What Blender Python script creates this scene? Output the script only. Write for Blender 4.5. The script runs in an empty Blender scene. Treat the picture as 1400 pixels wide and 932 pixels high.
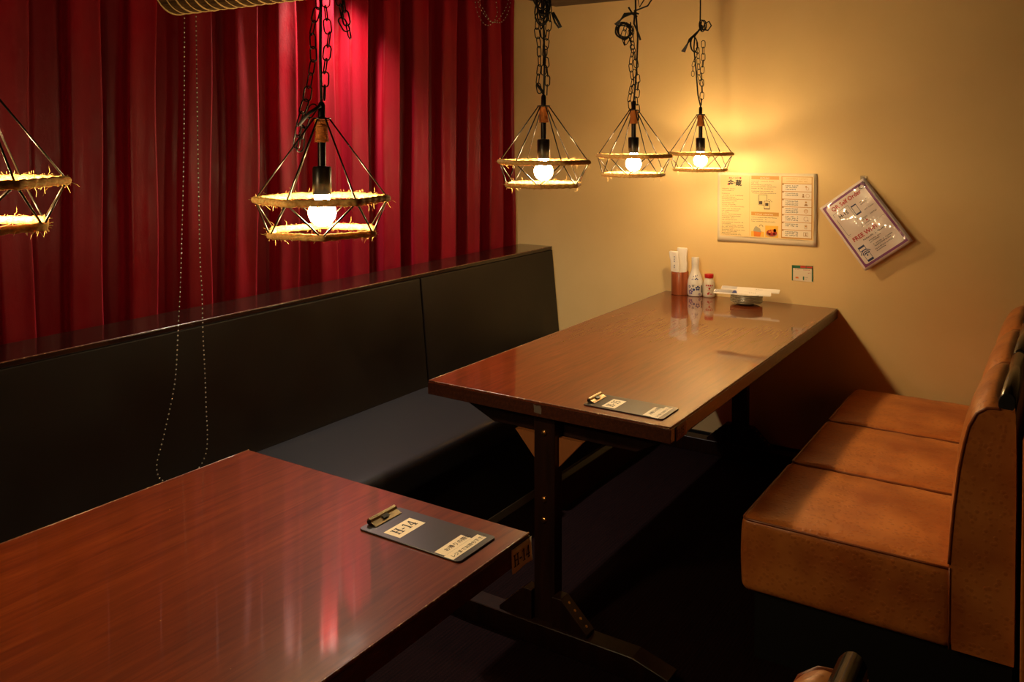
import bpy, bmesh, math, random
from mathutils import Vector, Matrix
random.seed(7)
PI = math.pi
scene = bpy.context.scene
COL = scene.collection

# ---------------------------------------------------------------- camera
cam_d = bpy.data.cameras.new('camera')
cam = bpy.data.objects.new('camera', cam_d); COL.objects.link(cam)
YAW, PITCH, ROLL = -0.5798, 0.0248, -0.0010
fw = Vector((math.sin(YAW)*math.cos(PITCH), math.cos(YAW)*math.cos(PITCH), -math.sin(PITCH)))
rt = fw.cross(Vector((0, 0, 1))).normalized(); up = rt.cross(fw)
rt2 = math.cos(ROLL)*rt + math.sin(ROLL)*up; up2 = -math.sin(ROLL)*rt + math.cos(ROLL)*up
Mx = Matrix.Identity(4)
for i in range(3):
    Mx[i][0] = rt2[i]; Mx[i][1] = up2[i]; Mx[i][2] = -fw[i]
Mx.translation = Vector((1.2631, -3.8867, 1.4483))
cam.matrix_world = Mx
cam_d.sensor_fit = 'HORIZONTAL'; cam_d.sensor_width = 36
cam_d.lens = 1186.8/1400*36
cam_d.shift_y = -251.9/1400
cam_d.clip_start = 0.02
scene.camera = cam

# ---------------------------------------------------------------- world, exposure
w = bpy.data.worlds.new('world'); scene.world = w; w.use_nodes = True
w.node_tree.nodes['Background'].inputs[0].default_value = (0.5, 0.35, 0.25, 1)
w.node_tree.nodes['Background'].inputs[1].default_value = 0.0
scene.view_settings.view_transform = 'Standard'
scene.view_settings.look = 'None'
scene.view_settings.gamma = 1
scene.view_settings.use_curve_mapping = False
scene.view_settings.exposure = 0.0
BULB = 300.0            # emission strength of the lamp bulbs
SPOT = 88.0            # watts of the small spotlight aimed at the curtain

# ---------------------------------------------------------------- material helpers
def srgb(r, g, b):
    f = lambda c: (c/255/12.92) if c/255 <= 0.04045 else ((c/255+0.055)/1.055)**2.4
    return (f(r), f(g), f(b), 1)
def mat(name, col, rough=.5, metal=0, coat=0, coat_rough=.1, spec=.5, sheen=0, sheen_tint=None):
    m = bpy.data.materials.new(name); m.use_nodes = True
    b = m.node_tree.nodes['Principled BSDF']
    b.inputs['Base Color'].default_value = col
    b.inputs['Roughness'].default_value = rough
    b.inputs['Metallic'].default_value = metal
    b.inputs['Specular IOR Level'].default_value = spec
    b.inputs['Coat Weight'].default_value = coat
    b.inputs['Coat Roughness'].default_value = coat_rough
    if sheen:
        b.inputs['Sheen Weight'].default_value = sheen
        b.inputs['Sheen Roughness'].default_value = .35
        if sheen_tint: b.inputs['Sheen Tint'].default_value = sheen_tint
    return m
def N(m, t, **kw):
    n = m.node_tree.nodes.new(t)
    for k, v in kw.items():
        if k in n.inputs: n.inputs[k].default_value = v
        else: setattr(n, k, v)
    return n
def L(m, a, b): m.node_tree.links.new(a, b)
def bsdf(m): return m.node_tree.nodes['Principled BSDF']
def coords(m, scale=(1, 1, 1), kind='Object'):
    tc = N(m, 'ShaderNodeTexCoord'); mp = N(m, 'ShaderNodeMapping'); mp.inputs['Scale'].default_value = scale
    L(m, tc.outputs[kind], mp.inputs[0]); return mp.outputs[0]
def noise(m, scale=(1, 1, 1), sc=5, det=4, rough=.5, dist=0):
    n = N(m, 'ShaderNodeTexNoise'); n.inputs['Scale'].default_value = sc; n.inputs['Detail'].default_value = det
    n.inputs['Roughness'].default_value = rough; n.inputs['Distortion'].default_value = dist
    L(m, coords(m, scale), n.inputs['Vector']); return n.outputs[0]
def ramp(m, src, stops):
    r = N(m, 'ShaderNodeValToRGB'); el = r.color_ramp.elements
    while len(el) < len(stops): el.new(.5)
    for e, (p, c) in zip(el, stops):
        e.position = p; e.color = c if len(c) == 4 else (*c, 1)
    L(m, src, r.inputs[0]); return r.outputs[0]
def g(v): return (v, v, v, 1)
def mul(m, a, b):
    n = N(m, 'ShaderNodeMath', operation='MULTIPLY'); L(m, a, n.inputs[0])
    if hasattr(b, 'default_value') or hasattr(b, 'is_linked'): L(m, b, n.inputs[1])
    else: n.inputs[1].default_value = b
    return n.outputs[0]
def mixc(m, fac, a, b):
    n = N(m, 'ShaderNodeMix', data_type='RGBA')
    for s, v in ((0, fac), (6, a), (7, b)):
        if isinstance(v, (float, int)): n.inputs[s].default_value = v
        elif isinstance(v, tuple): n.inputs[s].default_value = v
        else: L(m, v, n.inputs[s])
    return n.outputs[2]
def bump(m, h, strength=.3, dist=.002, prev=None):
    b = N(m, 'ShaderNodeBump'); b.inputs['Strength'].default_value = strength; b.inputs['Distance'].default_value = dist
    L(m, h, b.inputs['Height'])
    if prev is not None: L(m, prev, b.inputs['Normal'])
    L(m, b.outputs[0], bsdf(m).inputs['Normal']); return b.outputs[0]

# wood of the table tops: brown-red lacquer with grain along Y
M = {}
m = mat('lacquered_wood', (.2, .06, .02, 1), .4, spec=.15, coat=1, coat_rough=.05)
bsdf(m).inputs['Coat IOR'].default_value = 1.72
gr = noise(m, (26, 1.6, 8), 2.2, 6, .62, 1.2)
gr2 = noise(m, (3, .8, 2), 2.0, 3, .5, .6)
c = ramp(m, gr, [(.30, srgb(84, 31, 8)), (.48, srgb(108, 44, 11)), (.68, srgb(124, 55, 16))])
c2 = mixc(m, ramp(m, gr2, [(.35, g(0)), (.7, g(.55))]), c, srgb(84, 34, 11))
sp = N(m, 'ShaderNodeTexVoronoi'); sp.inputs['Scale'].default_value = 24; L(m, coords(m, (1, 1, 1)), sp.inputs['Vector'])
spm = ramp(m, sp.outputs['Distance'], [(.0, g(1)), (.045, g(0))])
spn = ramp(m, noise(m, (1, 1, 1), 3.5, 2), [(.56, g(0)), (.62, g(1))])
fac = mul(m, spm, spn)
c3 = mixc(m, fac, c2, srgb(225, 170, 105))
L(m, c3, bsdf(m).inputs['Base Color'])
L(m, ramp(m, noise(m, (1, 1, 1), 6, 5), [(.35, g(.025)), (.75, g(.10))]), bsdf(m).inputs['Coat Roughness'])
bump(m, gr, .10, .0006)
M['wood'] = m
m = mat('worn_wood_edge', srgb(70, 32, 15), .38, coat=.4, coat_rough=.2)
L(m, ramp(m, noise(m, (6, 2, 6), 20, 5, .7), [(.45, srgb(58, 26, 12)), (.66, srgb(84, 42, 20)), (.74, srgb(150, 105, 66))]), bsdf(m).inputs['Base Color'])
M['edge'] = m
m = mat('chipped_arris', srgb(96, 48, 24), .3, coat=.6, coat_rough=.15)
L(m, ramp(m, noise(m, (3, 3, 3), 26, 6, .75), [(.40, srgb(84, 40, 18)), (.56, srgb(120, 70, 38)), (.66, srgb(212, 176, 130))]), bsdf(m).inputs['Base Color'])
M['arris'] = m
m = mat('dark_wood_frame', srgb(46, 22, 13), .42, spec=.35, coat=.2, coat_rough=.25)
L(m, ramp(m, noise(m, (20, 20, 2), 3, 4), [(.3, srgb(27, 12, 8)), (.7, srgb(44, 21, 12))]), bsdf(m).inputs['Base Color'])
M['frame'] = m
M['gusset'] = mat('plywood_gusset', srgb(150, 92, 50), .5)
M['brass'] = mat('brass', srgb(205, 160, 95), .3, 1)
M['tape'] = mat('worn_tape', srgb(120, 112, 104), .3, .3)

# vinyl of the wall bench
m = mat('black_vinyl', srgb(20, 14, 12), .42, spec=.36)
bump(m, noise(m, (1, 1, 1), 220, 3), .12, .0006)
L(m, ramp(m, noise(m, (1, 1, 1), 4, 3), [(.3, g(.30)), (.7, g(.42))]), bsdf(m).inputs['Roughness'])
M['vinyl'] = m
m = mat('seat_vinyl', srgb(34, 34, 39), .40, spec=.4)
bump(m, noise(m, (1, 1, 1), 160, 3), .12, .0006)
M['seatvinyl'] = m
m = mat('ledge_lacquer', srgb(38, 22, 15), .25, spec=.3, coat=.6, coat_rough=.035)
L(m, ramp(m, noise(m, (20, 1.5, 5), 3, 5), [(.3, srgb(22, 10, 7)), (.7, srgb(38, 20, 13))]), bsdf(m).inputs['Base Color'])
M['ledge'] = m
M['strip'] = mat('grey_floor_trim', srgb(110, 106, 100), .5)
M['black'] = mat('matt_black', srgb(14, 13, 13), .6)
M['blackmetal'] = mat('black_metal', srgb(22, 20, 19), .32, .6, spec=.6)
M['rodmetal'] = mat('frame_metal', srgb(60, 54, 48), .3, .8)
M['rail'] = mat('black_chrome_rail', srgb(70, 66, 62), .16, .85)

# orange ostrich leather
def leather(name, base, dark, lite):
    m = mat(name, base, .36, spec=.5, coat=.12, coat_rough=.25)
    v = N(m, 'ShaderNodeTexVoronoi'); v.inputs['Scale'].default_value = 70; L(m, coords(m, (1, 1, 1)), v.inputs['Vector'])
    dots = ramp(m, v.outputs['Distance'], [(.0, g(1)), (.26, g(.7)), (.42, g(0))])
    n1 = noise(m, (1, 1, 1), 5, 4)
    cc = ramp(m, n1, [(.3, dark), (.55, base), (.75, lite)])
    L(m, mixc(m, mul(m, dots, .42), cc, dark), bsdf(m).inputs['Base Color'])
    b1 = bump(m, dots, .4, .0016)
    bump(m, noise(m, (1, 1, 1), 9, 3), .35, .01, b1)
    return m
M['leather'] = leather('orange_ostrich_leather', srgb(216, 130, 60), srgb(176, 90, 36), srgb(228, 146, 74))
M['piping'] = mat('orange_piping', srgb(140, 70, 28), .35, spec=.6)

# plaster wall
m = mat('yellow_plaster', srgb(222, 184, 122), .62, spec=.3)
n1 = noise(m, (1, 1, 1), 1.6, 5, .55); n2 = noise(m, (1, 1, 1), 55, 4)
L(m, ramp(m, n1, [(.3, srgb(232, 198, 134)), (.7, srgb(242, 208, 146))]), bsdf(m).inputs['Base Color'])
bump(m, n2, .22, .0012)
M['plaster'] = m
m = mat('dark_room_wall', srgb(60, 40, 28), .7)
bump(m, noise(m, (1, 1, 1), 40, 3), .2, .001)
M['darkwall'] = m
m = mat('dark_ceiling_boards', srgb(60, 44, 32), .55)
L(m, ramp(m, noise(m, (2, 22, 2), 2, 5), [(.3, srgb(48, 35, 26)), (.7, srgb(80, 60, 44))]), bsdf(m).inputs['Base Color'])
M['ceiling'] = m
# carpet: dark plum with fine stripes
m = mat('plum_carpet', srgb(50, 26, 30), .95, spec=.1)
st = N(m, 'ShaderNodeTexWave', bands_direction='X'); st.inputs['Scale'].default_value = 28; st.inputs['Distortion'].default_value = 1.2
L(m, coords(m, (1, .15, 1)), st.inputs['Vector'])
L(m, mixc(m, .5, ramp(m, st.outputs[0], [(.2, srgb(16, 8, 10)), (.8, srgb(34, 15, 17))]), ramp(m, noise(m, (60, 3, 1), 3, 4), [(.3, srgb(12, 6, 9)), (.7, srgb(36, 17, 18))])), bsdf(m).inputs['Base Color'])
bump(m, noise(m, (1, 1, 1), 300, 2), .5, .003)
M['carpet'] = m
# velvet curtain
m = mat('red_velvet', srgb(112, 4, 20), .48, spec=.20)
nz = noise(m, (1.4, 1.4, .5), 3, 5, .6)
nf = noise(m, (1, 1, 1), 140, 3)
L(m, ramp(m, nz, [(.3, srgb(104, 3, 15)), (.7, srgb(130, 5, 20))]), bsdf(m).inputs['Base Color'])
L(m, ramp(m, noise(m, (2, 2, .7), 7, 5, .7), [(.35, g(.32)), (.65, g(.56))]), bsdf(m).inputs['Roughness'])
b1 = bump(m, nf, .3, .0012)
bump(m, noise(m, (1, 1, .35), 13, 4, .6), .4, .006, b1)
sh = N(m, 'ShaderNodeBsdfSheen'); sh.distribution = 'ASHIKHMIN'; sh.inputs['Color'].default_value = (.22, .010, .022, 1); sh.inputs['Roughness'].default_value = .62
ad = N(m, 'ShaderNodeAddShader'); L(m, bsdf(m).outputs[0], ad.inputs[0]); L(m, sh.outputs[0], ad.inputs[1])
L(m, ad.outputs[0], m.node_tree.nodes['Material Output'].inputs[0])
L(m, bsdf(m).inputs['Normal'].links[0].from_socket, sh.inputs['Normal'])
M['velvet'] = m

# lamp materials
m = bpy.data.materials.new('glowing_bulb'); m.use_nodes = True
b = bsdf(m); b.inputs['Base Color'].default_value = (1, .85, .6, 1)
b.inputs['Emission Color'].default_value = (1.0, .71, .36, 1); b.inputs['Emission Strength'].default_value = BULB
M['bulb'] = m
m = mat('jute_rope', srgb(214, 168, 98), .85, spec=.15)
bsdf(m).inputs['Subsurface Weight'].default_value = .35; bsdf(m).inputs['Subsurface Scale'].default_value = .006
L(m, ramp(m, noise(m, (1, 1, 1), 160, 3), [(.3, srgb(190, 140, 74)), (.7, srgb(228, 186, 114))]), bsdf(m).inputs['Base Color'])
M['jute'] = m
M['fray'] = mat('jute_fibre', srgb(216, 172, 100), .8, spec=.15)
M['collar'] = mat('jute_collar', srgb(176, 108, 44), .75)
M['cord'] = mat('black_cord', srgb(14, 12, 12), .55)
m = mat('bamboo_slats', srgb(84, 62, 34), .5)
L(m, ramp(m, noise(m, (1.5, 40, 40), 3, 3), [(.3, srgb(60, 44, 24)), (.7, srgb(110, 84, 48))]), bsdf(m).inputs['Base Color'])
M['bamboo'] = m
M['cordpale'] = mat('blind_cord', srgb(214, 176, 110), .7)
M['bead'] = mat('steel_bead', srgb(200, 190, 170), .35, .6)
M['beadcord'] = mat('bead_thread', srgb(40, 34, 30), .6)

# table-top items and print
M['cup'] = mat('brown_bamboo_cup', srgb(150, 74, 36), .38, coat=.3)
m = M['cup']; L(m, ramp(m, noise(m, (60, 60, 2), 3, 4), [(.3, srgb(126, 56, 26)), (.7, srgb(168, 88, 44))]), bsdf(m).inputs['Base Color'])
M['paper'] = mat('white_paper', srgb(240, 230, 214), .6)
M['ceramic'] = mat('white_bottle', srgb(236, 228, 214), .18, coat=.5)
M['blueink'] = mat('blue_print', srgb(46, 66, 130), .4)
M['purpleink'] = mat('purple_print', srgb(104, 76, 140), .4)
M['greyink'] = mat('grey_print', srgb(96, 96, 92), .4)
M['redcap'] = mat('red_plastic', srgb(190, 24, 22), .35)
M['redink'] = mat('red_print', srgb(186, 36, 36), .5)
m = mat('clear_shaker', srgb(235, 222, 196), .12, spec=.5); bsdf(m).inputs['Transmission Weight'].default_value = .15
M['glass'] = m
M['spice'] = mat('pale_seasoning', srgb(220, 200, 165), .8)
M['plate'] = mat('grey_green_glaze', srgb(172, 160, 128), .3, coat=.4)
M['ink'] = mat('black_print', srgb(24, 20, 20), .6)
M['softink'] = mat('brown_print', srgb(62, 46, 26), .6)
M['board'] = mat('black_clipboard', srgb(40, 36, 35), .32, spec=.6, coat=.3, coat_rough=.22)
M['clipmetal'] = mat('nickel_clip', srgb(206, 186, 150), .25, 1)
M['label'] = mat('cream_label', srgb(238, 222, 190), .5)
M['oldlabel'] = mat('browned_label', srgb(150, 96, 56), .55)
M['lamfilm'] = mat('laminated_margin', srgb(244, 226, 190), .12, coat=1, coat_rough=.05)
def glossy_print(name, col, amp=.02, sc=14):
    m = mat(name, col, .35, coat=1, coat_rough=.04)
    bn = N(m, 'ShaderNodeBump'); bn.inputs['Strength'].default_value = .55; bn.inputs['Distance'].default_value = amp
    L(m, noise(m, (1, 1, 1), sc, 2, .4, .5), bn.inputs['Height']); L(m, bn.outputs[0], bsdf(m).inputs['Coat Normal'])
    return m
M['poster'] = glossy_print('cream_poster_print', srgb(246, 212, 148), .002, 6)
M['posterwhite'] = glossy_print('white_poster_print', srgb(250, 232, 204), .002, 6)
M['sheet'] = glossy_print('laminated_white_sheet', srgb(240, 224, 214), .012, 17)
M['gold'] = mat('gold_print', srgb(206, 148, 62), .5)
M['tan'] = mat('tan_print', srgb(170, 124, 66), .5)
M['purple'] = mat('purple_border_print', srgb(134, 62, 122), .4, coat=1, coat_rough=.06)
M['navy'] = mat('navy_print', srgb(28, 44, 96), .5)
M['green'] = mat('green_print', srgb(30, 104, 70), .5)
M['redbanner'] = mat('red_banner_print', srgb(206, 58, 32), .5)
M['orange'] = mat('orange_food_print', srgb(222, 120, 30), .5)
M['amber'] = mat('amber_food_print', srgb(240, 180, 56), .5)
M['chilli'] = mat('deep_red_food_print', srgb(170, 44, 18), .5)
m = mat('clear_plastic_hook', (.95, .93, .88, 1), .1); bsdf(m).inputs['Transmission Weight'].default_value = .9
M['clear'] = m
M['spotglow'] = bpy.data.materials.new('spot_lens'); M['spotglow'].use_nodes = True
b = bsdf(M['spotglow']); b.inputs['Emission Color'].default_value = (1, .8, .6, 1); b.inputs['Emission Strength'].default_value = 60

# ---------------------------------------------------------------- mesh helpers
class MB:
    def __init__(s): s.v = []; s.f = []; s.mi = []; s.cur = 0
    def add(s, vs, fs):
        o = len(s.v); s.v += [tuple(v) for v in vs]; s.f += [tuple(i+o for i in f) for f in fs]; s.mi += [s.cur]*len(fs)
    def box(s, x0, x1, y0, y1, z0, z1):
        s.add([(x, y, z) for x in (x0, x1) for y in (y0, y1) for z in (z0, z1)],
              [(0, 1, 3, 2), (4, 6, 7, 5), (0, 4, 5, 1), (2, 3, 7, 6), (0, 2, 6, 4), (1, 5, 7, 3)])
    def tube(s, pts, r, n=8, closed=False, cap=True, rfun=None, flat=1.0):
        pts = [Vector(p) for p in pts]; k = len(pts); rings = []
        prev = None
        for i, p in enumerate(pts):
            if closed: t = pts[(i+1) % k]-pts[i-1]
            else: t = pts[min(i+1, k-1)]-pts[max(i-1, 0)]
            if t.length < 1e-9: t = Vector((0, 0, 1))
            t.normalize()
            if prev is None:
                a = Vector((0, 0, 1)) if abs(t.z) < .9 else Vector((1, 0, 0))
                u = t.cross(a).normalized()
            else:
                u = (prev - t*prev.dot(t)); u = u.normalized() if u.length > 1e-6 else t.orthogonal().normalized()
            prev = u; v = t.cross(u)
            rr = r if not isinstance(r, (list, tuple)) else r[i]
            ring = []
            for j in range(n):
                a = 2*PI*j/n; q = rr*(rfun(i, a) if rfun else 1)
                ring.append(p+u*math.cos(a)*q+v*math.sin(a)*q*flat)
            rings.append(ring)
        vs = [q for ring in rings for q in ring]; fs = []
        for i in range(k if closed else k-1):
            for j in range(n):
                a = i*n+j; b = i*n+(j+1) % n; i2 = (i+1) % k
                fs.append((a, b, i2*n+(j+1) % n, i2*n+j))
        if cap and not closed: fs += [tuple(range(n))[::-1], tuple((k-1)*n+j for j in range(n))]
        s.add(vs, fs)
    def lathe(s, prof, c=(0, 0, 0), n=28):
        vs = []; fs = []
        for r, z in prof:
            for j in range(n):
                a = 2*PI*j/n; vs.append((c[0]+r*math.cos(a), c[1]+r*math.sin(a), c[2]+z))
        for i in range(len(prof)-1):
            for j in range(n):
                fs.append((i*n+j, i*n+(j+1) % n, (i+1)*n+(j+1) % n, (i+1)*n+j))
        if prof[0][0] > 1e-6: fs.append(tuple(range(n))[::-1])
        if prof[-1][0] > 1e-6: fs.append(tuple((len(prof)-1)*n+j for j in range(n)))
        s.add(vs, fs)
    def prism(s, poly, axis, a0, a1):
        # poly in the two other axes (order x,y,z without axis)
        k = len(poly); vs = []
        for a in (a0, a1):
            for p in poly:
                v = list(p); v.insert(axis, a); vs.append(tuple(v))
        fs = [tuple(range(k))[::-1], tuple(range(k, 2*k))] + [(i, (i+1) % k, k+(i+1) % k, k+i) for i in range(k)]
        s.add(vs, fs)
    def poly(s, pts): s.add(pts, [tuple(range(len(pts)))])
    def build(s, name, mats, parent=None, smooth=False, bevel=0, seg=2, autosmooth=None, loc=None, rot=None, weld=True):
        me = bpy.data.meshes.new(name); me.from_pydata(s.v, [], s.f)
        if not isinstance(mats, (list, tuple)): mats = [mats]
        for mm in mats: me.materials.append(mm)
        if len(mats) > 1: me.polygons.foreach_set('material_index', s.mi)
        bm = bmesh.new(); bm.from_mesh(me)
        if weld: bmesh.ops.remove_doubles(bm, verts=bm.verts, dist=1e-6)
        bmesh.ops.recalc_face_normals(bm, faces=bm.faces)
        if bevel:
            es = [e for e in bm.edges if len(e.link_faces) == 2 and e.calc_face_angle(0) > .5]
            bmesh.ops.bevel(bm, geom=es, offset=bevel, segments=seg, affect='EDGES', profile=.5)
        bm.to_mesh(me); bm.free()
        if smooth:
            me.polygons.foreach_set('use_smooth', [True]*len(me.polygons))
            if autosmooth: me.set_sharp_from_angle(angle=autosmooth)
        o = bpy.data.objects.new(name, me); COL.objects.link(o)
        if parent: o.parent = parent
        if loc: o.location = loc
        if rot: o.rotation_euler = rot
        return o
def tag(o, label=None, cat=None, group=None, kind=None):
    if label: o['label'] = label
    if cat: o['category'] = cat
    if group: o['group'] = group
    if kind: o['kind'] = kind
    return o
def empty(name, loc, label, cat, group=None, rz=0):
    o = bpy.data.objects.new(name, None); COL.objects.link(o); o.location = loc; o.rotation_euler = (0, 0, rz)
    o.empty_display_size = .1
    return tag(o, label, cat, group)
def kids(o): return [c for c in o.children]
def copy_tree(o, parent=None):
    c = o.copy(); COL.objects.link(c)
    if parent: c.parent = parent
    for ch in kids(o): copy_tree(ch, c)
    return c
def round_box(mb, x0, x1, y0, y1, z0, z1, r, fn=None, n=8, seg=4):
    def samples(a, b):
        s = [a + r*(1-math.cos(PI/2*i/seg)) for i in range(seg+1)]
        s += [a+r+(b-a-2*r)*i/n for i in range(1, n)]
        s += [b - r*(1-math.cos(PI/2*i/seg)) for i in range(seg, -1, -1)]
        return s
    X, Y, Z = samples(x0, x1), samples(y0, y1), samples(z0, z1)
    lo = Vector((x0+r, y0+r, z0+r)); hi = Vector((x1-r, y1-r, z1-r))
    def P(x, y, z):
        p = Vector((x, y, z)); q = Vector([min(max(p[i], lo[i]), hi[i]) for i in range(3)])
        d = p-q
        if d.length > 1e-9:
            # push cube surface to rounded surface
            m_ = max(abs(d[i]) for i in range(3)); d = d.normalized()*r if m_ > r*.999 or True else d
        p = q+d
        return tuple(fn(p)) if fn else tuple(p)
    def grid(A, B, f):
        vs = [f(a, b) for a in A for b in B]; nb = len(B)
        fs = [(i*nb+j, (i+1)*nb+j, (i+1)*nb+j+1, i*nb+j+1) for i in range(len(A)-1) for j in range(nb-1)]
        mb.add(vs, fs)
    for z in (z0, z1): grid(X, Y, lambda a, b, z=z: P(a, b, z))
    for y in (y0, y1): grid(X, Z, lambda a, b, y=y: P(a, y, b))
    for x in (x0, x1): grid(Y, Z, lambda a, b, x=x: P(x, a, b))

# ---- print helpers: a Page draws flat polygons on a plane (u right, v up) at growing tiny offsets
class Page:
    def __init__(s, origin, u, v, mats):
        s.o = Vector(origin); s.u = Vector(u).normalized(); s.v = Vector(v).normalized(); s.n = s.u.cross(s.v)
        s.mats = mats; s.mb = MB(); s.off = .0004; s.bend = None
    def P(s, x, y, k=0):
        return s.o+s.u*x+s.v*y+s.n*(s.off+k*.00012+(s.bend(x, y) if s.bend else 0))
    def poly(s, pts, mi, k=0):
        s.mb.cur = mi; s.mb.poly([s.P(x, y, k) for x, y in pts])
    def rect(s, x0, y0, x1, y1, mi, k=0): s.poly([(x0, y0), (x1, y0), (x1, y1), (x0, y1)], mi, k)
    def frame(s, x0, y0, x1, y1, t, mi, k=0):
        s.rect(x0, y0, x1, y0+t, mi, k); s.rect(x0, y1-t, x1, y1, mi, k); s.rect(x0, y0+t, x0+t, y1-t, mi, k); s.rect(x1-t, y0+t, x1, y1-t, mi, k)
    def disc(s, x, y, r, mi, k=0, n=12, ry=None):
        ry = ry or r
        s.poly([(x+r*math.cos(2*PI*i/n), y+ry*math.sin(2*PI*i/n)) for i in range(n)], mi, k)
    def arc(s, x, y, r, t, a0, a1, mi, k=0, n=10):
        for i in range(n):
            a, b = a0+(a1-a0)*i/n, a0+(a1-a0)*(i+1)/n
            s.poly([(x+(r-t/2)*math.cos(a), y+(r-t/2)*math.sin(a)), (x+(r+t/2)*math.cos(a), y+(r+t/2)*math.sin(a)),
                    (x+(r+t/2)*math.cos(b), y+(r+t/2)*math.sin(b)), (x+(r-t/2)*math.cos(b), y+(r-t/2)*math.sin(b))], mi, k)
    def glyphs(s, x, y, width, h, mi, k=0, dens=1.0):
        # tiny print too small to read: rows of small strokes
        cx = x; rnd = random
        while cx < x+width-h*.5:
            if rnd.random() < .93:
                for _ in range(2):
                    yy = y+rnd.random()*h*.75; s.rect(cx, yy, cx+h*.78, yy+h*.17, mi, k)
                xx = cx+rnd.random()*h*.6; s.rect(xx, y, xx+h*.17, y+h*.92, mi, k)
            cx += h
    def serif(s, text, x, y, h, mi, k=0):
        t = h*.16; th = h*.09
        def R(a, b, c, d): s.rect(x0+a, y+b, x0+c, y+d, mi, k)
        x0 = x
        for ch in text:
            if ch == 'H':
                w_ = h*.82
                for q in (.1*h, w_-.1*h-t): R(q, 0, q+t, h); R(q-.1*h, 0, q+t+.1*h, th); R(q-.1*h, h-th, q+t+.1*h, h)
                R(.1*h+t, h*.46, w_-.1*h-t, h*.46+th); x0 += w_+h*.08
            elif ch == '-':
                R(0, h*.36, h*.32, h*.36+t*.8); x0 += h*.42
            elif ch == '1':
                R(.2*h, 0, .2*h+t, h); R(.06*h, 0, .34*h+t*.6, th); s.poly([(x0+.2*h, y+h), (x0+.04*h, y+h*.84), (x0+.04*h, y+h*.76), (x0+.2*h, y+h*.86)], mi, k); x0 += h*.56
            elif ch == '4':
                R(.36*h, 0, .36*h+t, h); R(.24*h, 0, .6*h, th); R(0, h*.26, h*.64, h*.26+th)
                s.poly([(x0, y+h*.26), (x0+.11*h, y+h*.26), (x0+.44*h, y+h), (x0+.36*h, y+h)], mi, k); x0 += h*.72
            elif ch == '5':
                R(.08*h, h-th*1.3, .52*h, h); R(.08*h, h*.5, .08*h+th, h)
                s.arc(x0+.26*h, y+.31*h, .25*h, t*.8, -PI*.85, PI*.75, mi, k, 12); x0 += h*.66
    def text(s, body, x, y, size, mi, k=0, bold=0, align='LEFT'):
        cu = bpy.data.curves.new('lettering', 'FONT'); cu.body = body; cu.size = size; cu.align_x = align; cu.offset = bold
        cu.resolution_u = 2
        to = bpy.data.objects.new('lettering', cu); COL.objects.link(to)
        bpy.context.view_layer.update()
        me = bpy.data.meshes.new_from_object(to.evaluated_get(bpy.context.evaluated_depsgraph_get()))
        s.mb.cur = mi
        s.mb.add([s.P(x+v.co.x, y+v.co.y, k) for v in me.vertices], [tuple(p.vertices) for p in me.polygons])
        bpy.data.objects.remove(to); bpy.data.curves.remove(cu); bpy.data.meshes.remove(me)
    def build(s, name, parent):
        me = bpy.data.meshes.new(name); me.from_pydata(s.mb.v, [], s.mb.f)
        for mm in s.mats: me.materials.append(mm)
        me.polygons.foreach_set('material_index', s.mb.mi)
        me.update()
        n = s.n
        # make every face look along +n
        bm = bmesh.new(); bm.from_mesh(me)
        flip = [f for f in bm.faces if f.normal.dot(n) < 0]
        bmesh.ops.reverse_faces(bm, faces=flip); bm.to_mesh(me); bm.free()
        o = bpy.data.objects.new(name, me); COL.objects.link(o); o.parent = parent
        return o

# ================================================================ THE SETTING
X_R, Y_B, Z_C = 3.0, -6.0, 2.11
def struct(name, mb, m, **k):
    o = mb.build(name, m, **k); o['kind'] = 'structure'; return o
b = MB(); b.box(-1.6, X_R, Y_B, .12, -.1, 0); struct('floor', b, M['carpet'])
b = MB(); b.box(-1.45, X_R, 0, .12, 0, 2.5); struct('wall_back', b, M['plaster'])
b = MB(); b.box(-1.48, -1.36, Y_B, 0, 0, 2.5); struct('wall_left', b, M['darkwall'])
b = MB(); b.box(X_R, X_R+.12, Y_B, .12, 0, 2.5); struct('wall_right', b, M['darkwall'])
b = MB(); b.box(-1.45, X_R, Y_B-.12, Y_B, 0, 2.5); struct('wall_front', b, M['darkwall'])
b = MB(); b.box(-1.011, X_R, Y_B, 0, Z_C, Z_C+.12); struct('ceiling', b, M['ceiling'])
b = MB(); b.box(-1.45, -1.011, Y_B, 0, 2.38, 2.5); b.box(-1.03, -1.011, Y_B, 0, Z_C+.12, 2.38); struct('trim_1', b, M['ceiling'])
b = MB(); b.box(-.45, X_R, -.012, 0, 0, .055); struct('baseboard_back', b, M['black'])

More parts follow.
